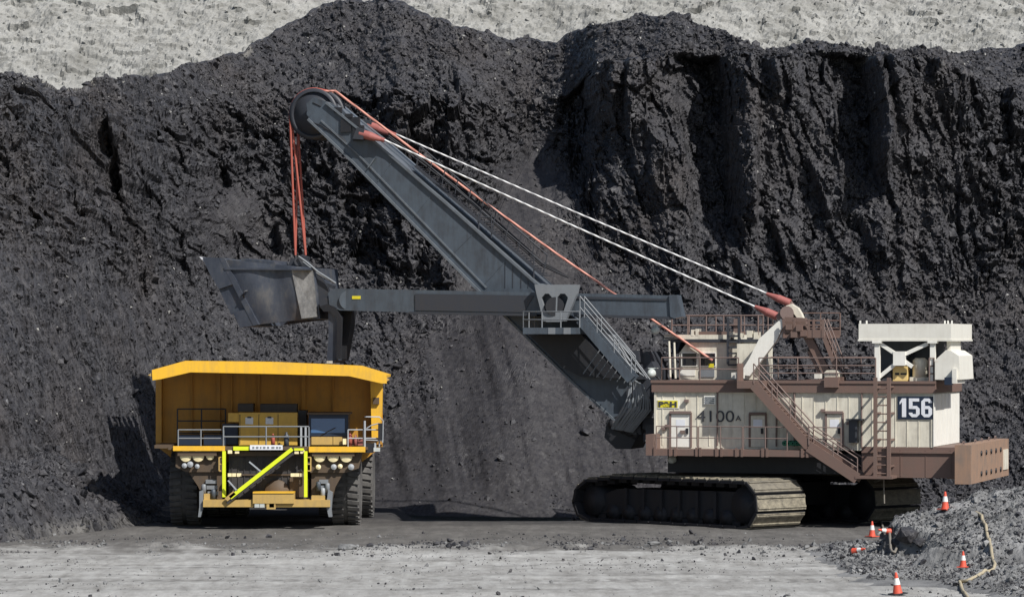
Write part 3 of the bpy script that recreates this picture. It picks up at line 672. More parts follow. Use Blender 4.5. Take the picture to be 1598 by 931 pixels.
# fleet number
pn = panel('number_panel', 1401, 618, 1457, 654, CN-.022, .03, M['navy'], house)
x0, z1 = S.p(1404, 621, CN); x1, z0 = S.p(1455, 650.5, CN)
def digit(mb, ch, x, w, z0, z1, s):
    h = z1-z0; y0, y1 = CN-.07, CN-.053
    B = lambda a, b, c, d: mb.box(x+a, x+b, y0, y1, z0+c, z0+d)
    if ch == '1':
        B(w*.30, w*.30+s*1.15, 0, h); mb.prism([(x+w*.30, z0+h), (x+w*.02, z0+h*.80), (x+w*.02, z0+h*.66), (x+w*.30, z0+h*.80)], y0, y1)
    else:
        c = s*.8
        def ring(zb, zt, closed):
            mb.prism([(x+c, z0+zb), (x+w-c, z0+zb), (x+w-c, z0+zb+s*.85), (x+c, z0+zb+s*.85)], y0, y1)
            mb.prism([(x+c, z0+zt-s*.85), (x+w-c, z0+zt-s*.85), (x+w-c, z0+zt), (x+c, z0+zt)], y0, y1)
            mb.prism([(x+w-c, z0+zb), (x+w, z0+zb+c), (x+w, z0+zt-c), (x+w-c, z0+zt), (x+w-s, z0+zt-s*.6), (x+w-s, z0+zb+s*.6)], y0-.001, y1)
            if closed: mb.prism([(x+c, z0+zb), (x, z0+zb+c), (x, z0+zt-c), (x+c, z0+zt), (x+s, z0+zt-s*.6), (x+s, z0+zb+s*.6)], y0-.001, y1)
            else: mb.prism([(x+c, z0+zb), (x, z0+zb+c), (x, z0+zb+h*.24), (x+s, z0+zb+h*.24), (x+s, z0+zb+s*.6)], y0-.001, y1)
        if ch == '5':
            ring(0, h*.60, False); B(0, s, h*.44, h); mb.box(x+s*.9, x+w*.95, y0-.002, y1, z0+h-s*.85, z0+h)
        if ch == '6':
            ring(0, h*.60, True); B(.0, s, h*.3, h-c*.9); mb.prism([(x, z0+h-c), (x+c, z0+h), (x+w-c, z0+h), (x+w, z0+h-c), (x+w, z0+h*.76), (x+w-s, z0+h*.76), (x+w-s, z0+h-s*.85), (x+s, z0+h-s*.85), (x+s, z0+h-c)], y0-.003, y1)
dg = MB(); tw = x1-x0; s_ = .155; digit(dg, '1', x0, tw*.26, z0, z1, s_); digit(dg, '5', x0+tw*.29, tw*.33, z0, z1, s_); digit(dg, '6', x0+tw*.67, tw*.33, z0, z1, s_)
dg.build('fleet_number', M['numwhite'], pn)
# maker's plate and type number
pl = panel('maker_plate', 1026, 623, 1060, 637, CN-.0, .03, M['white'], house)
panel('yellow_plate', 1026.5, 624.5, 1057.5, 635.5, CN-.03, .012, M['signyel'], pl)
x0, z1 = S.p(1028, 626, CN); x1, z0 = S.p(1056.5, 634.5, CN); text_mesh('P&H', 'maker_letters', M['grey_let'], pl, x0, x1, z0, z1, CN-.045, .05)
x0, z1 = S.p(1087, 640, CN); x1, z0 = S.p(1146, 658, CN); text_mesh('4100', 'type_number', M['grey_let'], house, x0, x1, z0, z1, CN-.03, .0)
x0, z1 = S.p(1148, 648, CN); x1, z0 = S.p(1157, 656, CN); text_mesh('A', 'type_letter', M['grey_let'], house, x0, x1, z0, z1, CN-.03, .01)
lv = panel('louvre', 1099, 617, 1117, 631, CN, .06, M['white'], house)
m = MB()
for py in (619, 622, 625, 628):
    x0, z = S.p(1101, py, CN); x1, _ = S.p(1115, py, CN); m.box(x0, x1, CN-.09, CN-.06, z-.03, z+.01)
m.build('louvre_blade', M['rail_gr'], lv)
m = MB(); x, z = S.p(1080, 613, CN)          # hood, brackets and conduits on the wall
for px, py in ((1036, 668), (1042, 664), (1066, 673), (1072, 625), (1325, 660), (1285, 640)):
    x, z = S.p(px, py, CN); m = MB(); m.box(x-.09, x+.09, CN-.16, CN, z-.06, z+.06); m.build('wall_bracket', M['rail_br'], house)
for px in (1120, 1212, 1240, 1345):
    x, _ = S.p(px, 650, CN); m = MB(); m.tube([(x, CN-.06, zw0), (x, CN-.06, zband)], .035, 6); m.build('conduit', M['rail_br'], house)
hb = MB(); x0, z1 = S.p(1327, 655, CN); x1, z0 = S.p(1340, 690, CN); hb.box(x0, x1, CN-.35, CN, z0, z1); hb.box(x0-.1, x1+.25, CN-.5, CN, z1, z1+.06); hb.build('shadow_box', M['steel_dark'], house)  # dark box stands in for a cast shadow on the wall
gm = MB(); x, z = S.p(1221, 695, -3.9)
for k in range(5): gm.lathe((x+.13+k*.18, -4.1, z+.11), (0, 1, 0), [(0, .04), (0, .11), (.6, .11), (.6, .04)], 12)
gm.build('hose_coil', M['green'], shovel)
# roof rails, side-deck rails
R1 = MB()
rz = zroof+.01
xa, _ = S.p(1032, 590, CN); xb, _ = S.p(1152, 590, CN); xc, _ = S.p(1184, 590, CN); xe, _ = S.p(1366, 590, CN)
rail(R1, [(xa, CN+.05, rz), (xb, CN+.05, rz)], .98, 2, 1.7); rail(R1, [(xc, CN+.05, rz), (xe, CN+.05, rz)], .98, 3, 2.0)
rail(R1, [(xa, CN+.05, rz), (xa, -CN-.05, rz)], .98, 2, 1.6); rail(R1, [(xa, -CN-.05, rz), (xe, -CN-.05, rz)], .98, 2, 2)
xg, _ = S.p(1457, 590, CN); xg2 = xr
rail(R1, [(xg-.2, CN+.05, rz), (xg2, CN+.05, rz), (xg2, -CN-.05, rz)], .98, 3, 1.2)
R1.build('roof_railing', M['rail_br'], shovel)
R2 = MB(); zdk = zd0+.28
for a, b in ((1024, 1088), (1090, 1158), (1160, 1228), (1262, 1312)):
    x0, _ = S.p(a, 690, CE); x1, _ = S.p(b, 690, CE); rail(R2, [(x0, CE+.03, zdk), (x1, CE+.03, zdk)], .98, 2, .95, .022)
R2.build('deck_railing', M['rail_br'], shovel)
# ---- stairs
def stair(name, a, b, c0, c1, n, mats, parent, rails=True, sw=.30, up=1.0, tread=.24):
    """a, b: (x, z) of the top and the foot"""
    m = MB(); A = Vector((a[0], 0, a[1])); Bq = Vector((b[0], 0, b[1]))
    for c in (c0, c1): m.beam(A+Vector((0, c, -.06)), Bq+Vector((0, c, -.06)), .06, sw, (0,0,1))
    for i in range(n):
        p = A.lerp(Bq, (i+.5)/n); m.box(p.x-tread/2, p.x+tread/2, c0+.03, c1-.03, p.z-.02, p.z+.02)
    o = m.build(name, mats[0], parent)
    if rails:
        h = MB()
        for c in (c0, c1):
            h.tube([A+Vector((0, c, up)), Bq+Vector((0, c, up))], .03, 6); h.tube([A+Vector((0, c, up*.5)), Bq+Vector((0, c, up*.5))], .024, 6)
            k = max(2, round((A-Bq).length/1.1))
            for i in range(k+1):
                p = A.lerp(Bq, i/k)+Vector((0, c, 0)); h.tube([p, p+Vector((0, 0, up))], .026, 6)
        h.build('handrail', mats[1], o)
    return o
stair('staircase', S.p(1176, 598, CE), S.p(1262, 694, CE), CE, CN-.15, 17, (M['brown'], M['rail_br']), shovel, sw=.40, up=.85)
stair('staircase', S.p(1262, 694, CE-.05), S.p(1338, 744, CE-.05), CE-.05, CN-.2, 10, (M['brown'], M['rail_br']), shovel, sw=.46, up=.8)
m = MB(); x0, z = S.p(1150, 594, CE); x1, _ = S.p(1182, 594, CE); m.box(x0, x1+.2, CE, CN-.18, z-.32, z); m.box(x0, x0+.06, CE, CN-.18, z, z+.75); m.build('landing', M['brown'], shovel); m = MB()
xx0, z0 = S.p(1335, 744, CE); xx1, _ = S.p(1392, 744, CE); m.box(xx0, xx1, CE-.1, CN, z0-.06, z0+.06); m.build('landing', M['brown'], shovel)
# boarding ladder
ld = MB(); xa, zt = S.p(1366, 596, CE); xb, zb = S.p(1387, 746, CE)
for x in (xa, xb): ld.box(x-.075, x+.075, CE-.05, CE+.10, zb, zt+.2)
for z in np.arange(zb+.2, zt, .36): ld.tube([(xa, CE, z), (xb, CE, z)], .03, 6)
for z in np.linspace(zb+.5, zt-.2, 4): ld.box(xa-.03, xa+.03, CE+.1, CN, z-.04, z+.04); ld.box(xb-.03, xb+.03, CE+.1, CN, z-.04, z+.04)
ld.build('boarding_ladder', M['brown'], shovel)
lk = MB(); x0, z1 = S.p(1369, 700, CE+.12); x1, z0 = S.p(1385, 742, CE+.12); lk.box(x0, x1, CE+.12, CE+.18, z0, z1); lk.build('ladder_guard', M['brown'], shovel)
# ---- counterweight
cw = MB(); x1_, _ = S.p(1515, 720, -4.6); _, zt = S.p(1500, 694, -4.6); _, zb = S.p(1500, 755, -4.6)
cw.box(xcw, x1_, -4.6, 5.6, zb, zt); cw.box(xcw-.6, xcw, -3.0, 3.0, zb+.15, zt-.3)
cwo = cw.build('counterweight', M['cw'], shovel)
for k, y in enumerate(np.linspace(-2.0, 3.2, 5)):
    for z in (zt-.42, zb+.35): m = MB(); m.lathe((x1_, y, z), (1, 0, 0), [(0, .11), (.05, .11), (.05, .0)], 10); m.build('bolt', M['black'], cwo)
m = MB(); m.box(x1_, x1_+.05, 4.0, 5.2, zb+.3, zt-.45); m.build('plate', M['cream'], cwo)
for y in (-4.2, -1.2, .5, 2.5, 4.2): m = MB(); m.tube([(xcw+.3, y-.12, zt), (xcw+.3, y-.12, zt+.13), (xcw+.3, y+.12, zt+.13), (xcw+.3, y+.12, zt)], .03, 6); m.build('lifting_lug', M['rail_br'], cwo)
# ---- operator's cab on the far front corner of the roof
CC = .55
ca = MB(); ca.m = 0
def cbox(mb, px0, py0, px1, py1, c0, c1):
    x0, z1 = S.p(px0, py0, c0); x1, z0 = S.p(px1, py1, c0); mb.box(x0, x1, c0, c1, z0, z1); return x0, x1, z0, z1
x0c, zc1 = S.p(1062, 532, CC); x1c, zc0 = S.p(1182, 594, CC)
ca.prism([S.p(1060, 592, CC), S.p(1060, 551, CC), S.p(1072, 534, CC), S.p(1182, 534, CC), S.p(1182, 592, CC)], CC, 3.6)
ca.m = 1; cbox(ca, 1034, 529, 1186, 534, CC-.12, 3.75)
ca.m = 0; cbox(ca, 1036, 522, 1140, 529, CC-.05, 3.7); ca.m = 2; cbox(ca, 1079, 517, 1139, 523, CC, 3.6); ca.m = 0
cabo = ca.build('operator_cab', [M['cream'], M['steel_dark'], M['brown']], shovel)
for a, b in ((1065, 1087), (1093, 1116)):
    wn = panel('window', a-1.5, 549, b+1.5, 571.5, CC, .04, M['white'], cabo); panel('pane', a, 551, b, 570, CC-.04, .012, M['glass'], wn)
panel('vent_panel', 1092, 576, 1115, 588, CC, .05, M['rail_gr'], cabo); panel('warning_label', 1106, 567, 1114, 573, CC-.055, .012, M['signyel'], cabo)
panel('window', 1061, 576, 1085, 586, CC, .03, M['white'], cabo)
m = MB(); xa, z1 = S.p(1040, 534, 1.2); m.prism([S.p(1045, 534, CC), S.p(1062, 534, CC), S.p(1056, 548, CC), S.p(1048, 552, CC)], CC+.1, 3.4); m.build('sun_visor', M['navy'], cabo)
m = MB()
for px, py0, py1 in ((1136, 520, 568), (1153, 520, 568)):
    x, z1 = S.p(px, py0, CC-.3); _, z0 = S.p(px, py1, CC-.3); m.box(x-.05, x+.05, CC-.34, CC-.26, z0, z1+.7)
xa, _ = S.p(1136, 540, CC-.3); xb, _ = S.p(1153, 540, CC-.3)
for py in range(524, 570, 9): _, z = S.p(1140, py, CC-.3); m.box(xa, xb, CC-.34, CC-.24, z-.04, z+.04)
m.build('cab_ladder', M['steel_dark'], cabo)
m = MB(); xa, zt = S.p(1048, 522, CC); xb, _ = S.p(1183, 522, CC)
rail(m, [(xa, CC+.05, zt), (xb, CC+.05, zt)], .85, 2, .8, .03); rail(m, [(xa, 3.5, zt), (xb, 3.5, zt)], .85, 2, 1.2, .03); rail(m, [(xb, CC, zt), (xb, 3.5, zt)], .85, 2, .9, .03)
x0, z1 = S.p(1144, 497, CC); x1, z0 = S.p(1155, 522, CC); m.box(x0, x1, CC+.1, CC+.3, z0, z1)
m.build('cab_roof_railing', M['rail_br'], cabo)
for px, py, w_, h_ in ((1081, 519, .12, .28), (1088, 518, .12, .3), (1142, 522, .18, .25), (1152, 523, .3, .2), (1170, 521, .25, .3), (1180, 524, .2, .35)):
    x, z = S.p(px, py, CC); m = MB(); m.box(x-w_/2, x+w_/2, CC-.06, CC+.5, z-h_/2, z+h_/2); m.build('roof_fitting', M['cream'], cabo)
cbx = MB(); cbox(cbx, 1150, 536, 1184, 592, -1.0, CC); cbo = cbx.build('cab_support_house', M['cream'], shovel)
# ---- gantry (A-frame)
GA_C = 1.5
gh = MB(); gh.cyl(S.P(1228, 488, -1.7), S.P(1228, 488, 1.7), .3, 14)
gant = gh.build('gantry', M['rail_br'], shovel)
for c in (-GA_C, GA_C):
    ga = MB(); ga.prism([S.p(1155, 584, c), S.p(1171, 586, c), S.p(1213, 531, c), S.p(1226, 503, c), S.p(1220, 497, c), S.p(1186, 528, c), S.p(1170, 560, c)], c-.16, c+.16); ga.build('front_strut', M['white'], gant)
gb = MB()
for c in (-GA_C, GA_C):
    gb.beam(S.P(1258, 520, c), S.P(1296, 590, c), .34, .34); gb.beam(S.P(1262, 548, c), S.P(1282, 588, c), .12, .12)
    gb.prism([S.p(1222, 494, c), S.p(1258, 496, c), S.p(1262, 524, c), S.p(1224, 526, c)], c-.22, c+.22)
gb.beam(S.P(1240, 505, -GA_C), S.P(1240, 505, GA_C), .42, .42)
gb.build('rear_strut', M['brown'], gant)
gp = MB(); x0, z0 = S.p(1222, 527, -1.8); x1, _ = S.p(1284, 527, -1.8); gp.box(x0, x1, -1.9, 1.9, z0, z0+.1)
for c in (-1.9, 1.9): gp.box(x0, x1, c-.03, c+.03, z0, z0+.35)
for py in (500, 507, 514, 520):
    a, z = S.p(1224, py, -1.9); b, _ = S.p(1284, py, -1.9); gp.box(a, b-(.9 if py > 508 else 0), -1.93, -1.89, z-.035, z+.035)
for px in (1224, 1240, 1262, 1270, 1284):
    x, zt = S.p(px, 498, -1.9); gp.box(x-.05, x+.05, -1.95, -1.87, z0, zt)
a, zt = S.p(1224, 498, 1.9); rail(gp, [(x0, 1.9, z0+.1), (x1, 1.9, z0+.1)], 1.0, 3, .9)
for px, py in ((1232, 510), (1248, 512), (1255, 520), (1240, 522)):
    x, z = S.p(px, py, -1.9); gp.box(x-.14, x+.14, -2.05, -1.8, z-.12, z+.12)
gp.build('gantry_platform', M['brown'], gant)
stair('gantry_staircase', S.p(1286, 524, -1.9), S.p(1312, 590, -1.9), -1.9, -1.2, 9, (M['brown'], M['rail_br']), gant, sw=.18, up=.75)
for c in (-1.15, 1.15):
    gl = MB()
    pts = [(1228, 477), (1236, 474), (1246, 480), (1252, 490), (1257, 503), (1250, 506), (1245, 495), (1238, 486), (1230, 484)]
    gl.prism(S.poly(pts, c), c-.22, c+.22); gl.build('equaliser_link', M['cream'], gant)
for c, (ax, ay, bx, by) in ((-1.5, (1214, 492, 1236, 498)), (1.5, (1230, 473, 1244, 492))): m = MB(); m.beam(S.P(ax, ay, c), S.P(bx, by, c), .3, .34); m.build('gantry_head', M['rail_br'], gant)
# ---- roof gear
m = MB(); x0, z = S.p(1287, 588, -2.6); x1, zt = S.p(1309, 579, -2.6); m.box(x0, x1, -2.75, -1.8, z, zt-.06); m.prism([(x0, zt-.06), (x1, zt-.06), (x1-.12, zt+.05), (x0+.12, zt+.05)], -2.75, -1.8); m.build('roof_hatch', M['cream'], shovel)
m = MB(); x0, z0 = S.p(1287, 604, CN-.2); x1, zt = S.p(1309, 588, CN-.2); m.box(x0, x1, CN-.35, -1.8, z0, zt); m.build('hatch_base', M['brown'], shovel)
x0, z0 = S.p(1142, 590, -3.0); x1, zt = S.p(1158, 581, -3.0)
m = MB(); m.box(x0, x1, -3.1, -2.5, z0, zt); m.build('roof_box', M['plenum'], shovel)
m = MB(); m.box(x0+3.5, x1+3.3, -2.4, -1.7, z0, zt-.05); m.build('roof_box', M['plenum'], shovel)
# ventilation house at the rear
PC = -3.15
pm = MB(); x0, z1 = S.p(1340, 505, PC); x1, z0 = S.p(1484, 531, PC); pm.box(x0, x1, PC, 2.2, z0, z1); pm.box(x0-.03, x1+.03, PC-.03, 2.23, z0-.03, z0+.05)
plen = pm.build('ventilation_house', M['plenum'], shovel)
for px in (1343, 1353, 1475, 1480, 1486): 
    m = MB(); x, z = S.p(px, 505, PC+.6); m.box(x-.03, x+.03, PC+.5, PC+.56, z-.05, z+.14); m.build('lifting_lug', M['white'], plen)
m = MB()
for px in (1369.5, 1456):
    for c in (PC+.15, 1.9):
        x, zt = S.p(px, 531, PC+.15); m = MB(); m.box(x-.11, x+.11, c-.11, c+.11, rz, zt); m.box(x-.2, x+.2, c-.2, c+.2, zt-.12, zt-.02); m.build('post', M['white'], plen)
m = MB(); c = PC+.15; e = .16
for a, b in (((1374, 536), (1404, 556)), ((1448, 536), (1404, 556)), ((1372, 588), (1404, 562)), ((1424, 572), (1404, 558))): m.beam(S.P(*a, c), S.P(*b, c), .12, e)
x, z = S.p(1404, 559, c); m.box(x-.26, x+.26, c-.13, c+.13, z-.3, z+.3)
m.build('cross_brace', M['white'], plen)
m = MB(); x0, z1 = S.p(1372, 532, -1.4); x1, z0 = S.p(1455, 592, -1.4); m.box(x0, x1, -1.0, 1.5, rz, z1); m.prism([S.p(1384, 533, -1.2), S.p(1440, 533, -1.2), S.p(1412, 566, -1.2)], -1.6, -1.2); m.build('duct', M['steel'], plen)
m = MB(); x0, z1 = S.p(1394, 571, -2.7); x1, z0 = S.p(1416, 592, -2.7); m.box(x0, x1, -2.8, -2.1, rz, z1); yb = m.build('control_cabinet', M['box_yel'], shovel)
m = MB(); x, z = S.p(1400, 583, -2.8); m.box(x-.09, x+.09, -2.812, -2.80, z-.05, z+.05); m.box(x+.15, x+.4, -2.812, -2.80, z-.04, z+.04); m.build('label', M['black'], yb)
m = MB(); x, z0 = S.p(1436, 588, -2.4); _, zt = S.p(1436, 558, -2.4); m.lathe((x, -2.4, z0), (0,0,1), [(0, 0), (0, .32), (zt-z0-.1, .32), (zt-z0, .2), (zt-z0, 0)], 24); m.box(x-.4, x+.5, -2.7, -2.1, rz, z0); m.build('lubricant_drum', M['cream'], shovel)
m = MB(); x, z = S.p(1385, 585, -2.5); m.lathe((x, -2.8, z), (0, 1, 0), [(0, 0), (0, .22), (.6, .22), (.6, 0)], 18); m.box(x-.3, x+.25, -2.9, -2.1, rz, rz+.12); m.build('roof_motor', M['steel_dark'], shovel)
m = MB(); m.prism(S.poly([(1459, 592), (1459, 562), (1476, 546), (1484, 547), (1496, 555), (1498, 592)], CN-.1), CN-.1, .2)
x0, z1 = S.p(1487, 575, CN-.1); x1, z0 = S.p(1503, 598, CN-.1); m.box(x0, x1-.25, CN-.30, -1.4, z0, z1)
x0, z1 = S.p(1480, 531, -2); x1, z0 = S.p(1493, 550, -2); m.box(x0, x1-.2, -2.4, .2, z0, z1)
m.build('rear_cabin', M['plenum'], shovel)
m = MB(); x0, z1 = S.p(1476, 592, CN-.15); x1, z0 = S.p(1487, 600, CN-.15); m.box(x0, x1, CN-.5, CN-.1, z0, z1+.1); m.build('exhaust_grille', M['navy'], shovel)
# ---- boom
BO = 1.15
top = [(508, 160), (590, 226), (700, 321), (835, 441), (905, 506), (985, 588), (1004, 640)]
bot = [(480, 186), (545, 248), (640, 345), (742, 449), (815, 520), (895, 598), (968, 664), (990, 672)]
web = MB()
web.prism(S.poly(top+bot[::-1], -BO+.12), -BO+.12, BO-.12)
for (a0, a1) in (((612, 252), (590, 283)), ((672, 306), (640, 345)), ((741, 362), (700, 402)), ((792, 404), (752, 447))):       # weld seams
    q0 = Vector(S.p(*a0, -BO+.12)); q1 = Vector(S.p(*a1, -BO+.12)); d_ = (q1-q0).normalized(); n_ = Vector((-d_.y, d_.x))*.018
    web.prism([tuple(q0-n_), tuple(q1-n_), tuple(q1+n_), tuple(q0+n_)], -BO+.095, -BO+.12)
boom = web.build('boom', M['steel'], shovel)
fl = MB()
def strip(mb, pts, w_, c, y0, y1, off=0.0):
    q = [Vector((*S.p(a, b, c),)) for a, b in pts]
    for a, b in zip(q[:-1], q[1:]):
        d = (b-a).normalized(); n_ = Vector((-d.y, d.x)); a2, b2 = a+n_*off, b+n_*off
        mb.prism([tuple(a2-n_*w_/2), tuple(b2-n_*w_/2), tuple(b2+n_*w_/2), tuple(a2+n_*w_/2)], y0, y1)
strip(fl, top, .10, -BO, -BO, BO); strip(fl, bot, .10, -BO, -BO, BO)
strip(fl, [(500, 188), (560, 243), (650, 337), (758, 449)], .07, -BO, -BO+.06, -BO+.14)
q = [S.p(573, 262, -BO), S.p(583, 248, -BO)]; fl.prism([q[0], q[1], (q[1][0]+.08, q[1][1]+.02), (q[0][0]+.08, q[0][1]+.02)], -BO-.02, -BO+.14)
fl.build('boom_flange', M['flange'], boom)
# welded plate seams and stiffeners low on the boom
for px in (787, 799, 812, 823):
    a = S.p(px, 405+(px-787)*.9, -BO); b = S.p(px, 449, -BO); wd = MB(); wd.box(a[0]-.015, a[0]+.015, -BO+.10, -BO+.125, b[1], a[1]); wd.build('stiffener', M['steel_dark'], boom)
# boom point: cheek plates, sheaves
hx, hz = S.p(490, 178, -.5)
for c in (-.48, .48):
    s1 = MB(); Rr = 1.17
    s1.lathe((hx, c-.13, hz), (0, 1, 0), [(0, Rr-.16), (0, Rr), (.06, Rr), (.11, Rr-.10), (.15, Rr-.10), (.20, Rr), (.26, Rr), (.26, Rr-.16), (.18, Rr-.2), (.08, Rr-.2), (0, Rr-.16)], 56)
    s1.lathe((hx, c-.2, hz), (0, 1, 0), [(0, 0), (0, .26), (.40, .26), (.40, 0)], 24)
    s1.lathe((hx, c-.05, hz), (0, 1, 0), [(0, .2), (0, Rr-.15), (.1, Rr-.15), (.1, .2)], 40)
    for k in range(8):
        t = k*math.pi/4+.2; d = Vector((math.cos(t), 0, math.sin(t))); p = Vector((hx, c, hz)); s1.beam(p+d*.2, p+d*(Rr-.15), .20, .07, (0,1,0))
    s1.build('point_sheave', M['steel_dark'], boom)
cp = MB(); cp.cyl((hx, -1.0, hz), (hx, 1.0, hz), .17, 14); cp.build('boom_point_pin', M['steel'], boom)
for c in (-.92, .92):
    cp = MB()
    cp.prism(S.poly([(479, 162), (490, 152), (508, 158), (534, 170), (556, 196), (566, 222), (540, 236), (505, 203), (482, 184)], c), c-.07, c+.07); cp.build('boom_point', M['steel'], boom)
for (px, py, a, b) in ((541, 196, .25, .3), (552, 190, .3, .2), (560, 208, .25, .35), (545, 182, .16, .12), (528, 172, .18, .12)):
    x, z = S.p(px, py, -1.0); mc = MB(); mc.box(x-a, x+a, -1.12, -.95, z-b, z+b); mc.build('boom_bracket', M['black'], boom)
mc = MB()
mc.tube([S.P(483, 190, -1.05), S.P(500, 195, -1.05), S.P(520, 208, -1.05), S.P(543, 228, -1.05)], .03); mc.tube([S.P(488, 160, -1.0), S.P(505, 168, -1.0), S.P(515, 175, -1.0)], .03)
mc.tube([S.P(505, 200, -1.05), S.P(518, 206, -1.05), S.P(530, 212, -1.05), S.P(540, 222, -1.05)], .03)
mc.build('boom_hose', M['black'], boom)
# walkway along the top of the boom
wk = MB()
for c in (-.9, -.1):
    a = S.P(640, 270, c); b = S.P(838, 440, c); off = Vector((.28, 0, .30))
    A2, B2 = a+off, b+off
    wk.tube([A2+Vector((.2, 0, .9)), B2+Vector((.2, 0, .9))], .03, 6); wk.tube([A2+Vector((.1, 0, .45)), B2+Vector((.1, 0, .45))], .026, 6)
    wk.beam(A2, B2, .08, .12)
    for i in range(11):
        p = A2.lerp(B2, i/10); wk.tube([p, p+Vector((.2, 0, .9))], .026, 6)
a = S.P(640, 270, -.9)+Vector((.28, 0, .30)); b = S.P(838, 440, -.9)+Vector((.28, 0, .30))
for i in range(46):
    p = a.lerp(b, i/45); wk.box(p.x-.1, p.x+.1, -.9, -.1, p.z-.02, p.z+.02)
for px, py in ((747, 340), (767, 340), (833, 405)): 
    x, z = S.p(px, py, -.9); wk.tube([(x, -.9, z-.9), (x, -.9, z+.2)], .03, 6)
pa = S.P(745, 346, -.9); pb = S.P(768, 346, -.9)
wk.box(pa.x, pb.x, -.9, -.1, pa.z-.03, pa.z+.03); wk.tube([pa+Vector((0,0,.2)), pb+Vector((0,0,.2))], .03, 6)
wk.build('boom_walkway', M['steel_dark'], boom)
for k, c in enumerate((.1, .35, .6)): cbl = MB(); cbl.tube([S.P(600, 222, c)+Vector((.2, 0, .2+.1*k)), S.P(700, 300, c)+Vector((.25, 0, .2+.12*k)), S.P(835, 425, c)+Vector((.3, 0, .3+.1*k)), S.P(880, 440, c)+Vector((.2, 0, .2))], .04, 6); cbl.build('boom_cable', M['black'], boom)
# lower boom: foot plate and machinery
ft = MB(); ft.prism(S.poly([(948, 655), (985, 640), (1004, 665), (985, 700), (962, 700), (944, 682)], -1.0), -1.1, 1.1)
for k in range(5):
    p = S.P(955+k*9, 662+k*4, -1.2); ft.lathe(p, (0, 1, 0), [(0, 0), (0, .2), (.2, .2), (.2, 0)], 12)
ft.build('boom_foot', M['black'], boom)
mh = MB()
pts = [(975, 560), (1010, 548), (1022, 575), (1020, 640), (1000, 645), (985, 600)]
mh.prism(S.poly(pts, -.9), -.9, 1.4)
for i in range(22):
    px = random.uniform(965, 1018); py = random.uniform(552, 690); px = max(px, 978+(py-552)*.12); x, z = S.p(px, py, -1.2); a = random.uniform(.06, .26); b = random.uniform(.06, .26); mh.box(x-a, x+a, -1.2-random.random()*.3, -.8, z-b, z+b)
mh.build('crowd_machinery', M['steel_dark'], shovel)
pp = MB()
for i in range(16):
    t = i/15; p0 = S.P(985+t*18, 590+t*10, -2.0-.03*i); p3 = S.P(955+t*32, 668+t*6, -1.6); mid = S.P(975+t*38+random.uniform(-4, 4), 635+t*4, -2.3)
    pp.tube([p0, p0.lerp(mid, .6)+Vector((.1, 0, 0)), mid, mid.lerp(p3, .6), p3], random.choice((.03, .045, .055)), 6)
for i in range(7):
    p0 = S.P(900+random.uniform(-6, 8), 492, -1.6); p3 = S.P(985+i*5, 575+i*3, -1.8); mid = p0.lerp(p3, .5)+Vector((random.uniform(-.3, .4), 0, random.uniform(-.1, .5))); pp.tube([p0, mid, p3], .035, 6)
pp.build('hose_bundle', M['rail_gr'], shovel)
# ---- shipper platform, crowd stair and saddle block
sp = MB(); x0, z0 = S.p(817, 521, -3.1); x1, z1 = S.p(905, 511, -3.1)
sp.box(x0, x1, -3.2, -1.25, z0, z1)
spo = sp.build('shipper_platform', M['steel'], shovel)
m = MB(); rail(m, [(x0, -1.4, z1), (x0, -3.15, z1), (x1, -3.15, z1)], .70, 2, .75, .028); 
for px in (862, 886): x, _ = S.p(px, 500, -3.1); m.box(x-.16, x+.16, -3.22, -3.2, z0, z1)
m.build('handrail', M['rail_gr'], spo)
und = MB(); und.prism(S.poly([(822, 522), (905, 522), (952, 574), (966, 590), (905, 588), (878, 576)], -1.9), -1.6, -BO+.1); und.build('platform_bracket', M['black'], spo)
stair('crowd_staircase', S.p(905, 496, -3.1), S.p(985, 590, -3.1), -3.1, -2.4, 13, (M['steel'], M['rail_gr']), shovel, sw=.42, up=.95)
m = MB()
for i in range(7):
    p = S.P(910+i*10.5, 583+i*2.5, -1.95); q = S.P(938+i*8, 543+i*6, -1.95); m.tube([p, q], .028, 5)
m.build('stripe_bar', M['rail_gr'], spo)  # slanting bars stand in for stair treads and their shadow stripes
for c in (-2.35, 2.35):
    yk = MB(); y0, y1 = c-.14, c+.14
    T = lambda pts: S.poly(pts, c-.14)
    yk.prism(T([(834, 444), (903, 444), (900, 458), (837, 458)]), y0, y1)
    yk.prism(T([(837, 458), (846, 458), (845, 466), (850, 484), (852, 501), (848, 501)]), y0, y1)
    yk.prism(T([(861, 458), (870, 458), (869, 488), (868, 501), (862, 501), (861, 488)]), y0, y1)
    yk.prism(T([(886, 458), (900, 458), (882, 501), (877, 501), (880, 484), (886, 466)]), y0, y1)
    yk.prism(T([(850, 486), (880, 486), (876, 502), (852, 502)]), y0-.001, y1)
    for a, b in ((846, 861), (870, 886)):      # rounded heads of the two openings
        yk.prism(T([(a-.5, 457.5), (a+5, 457.5), (a-.5, 464)]), y0+.001, y1-.001); yk.prism(T([(b+.5, 457.5), (b-5, 457.5), (b+.5, 464)]), y0+.001, y1-.001)
    yk.build('saddle_block', M['rail_gr'], shovel)
m = MB(); m.cyl(S.P(866, 478, -2.5), S.P(866, 478, 2.5), .42, 20)
for k in (-1.7, 1.7):
    x, z = S.p(866, 478, k); m.lathe((x, k-.3, z), (0, 1, 0), [(0, 0), (0, .55), (.6, .55), (.6, 0)], 22)
m.build('shipper_shaft', M['black'], shovel)
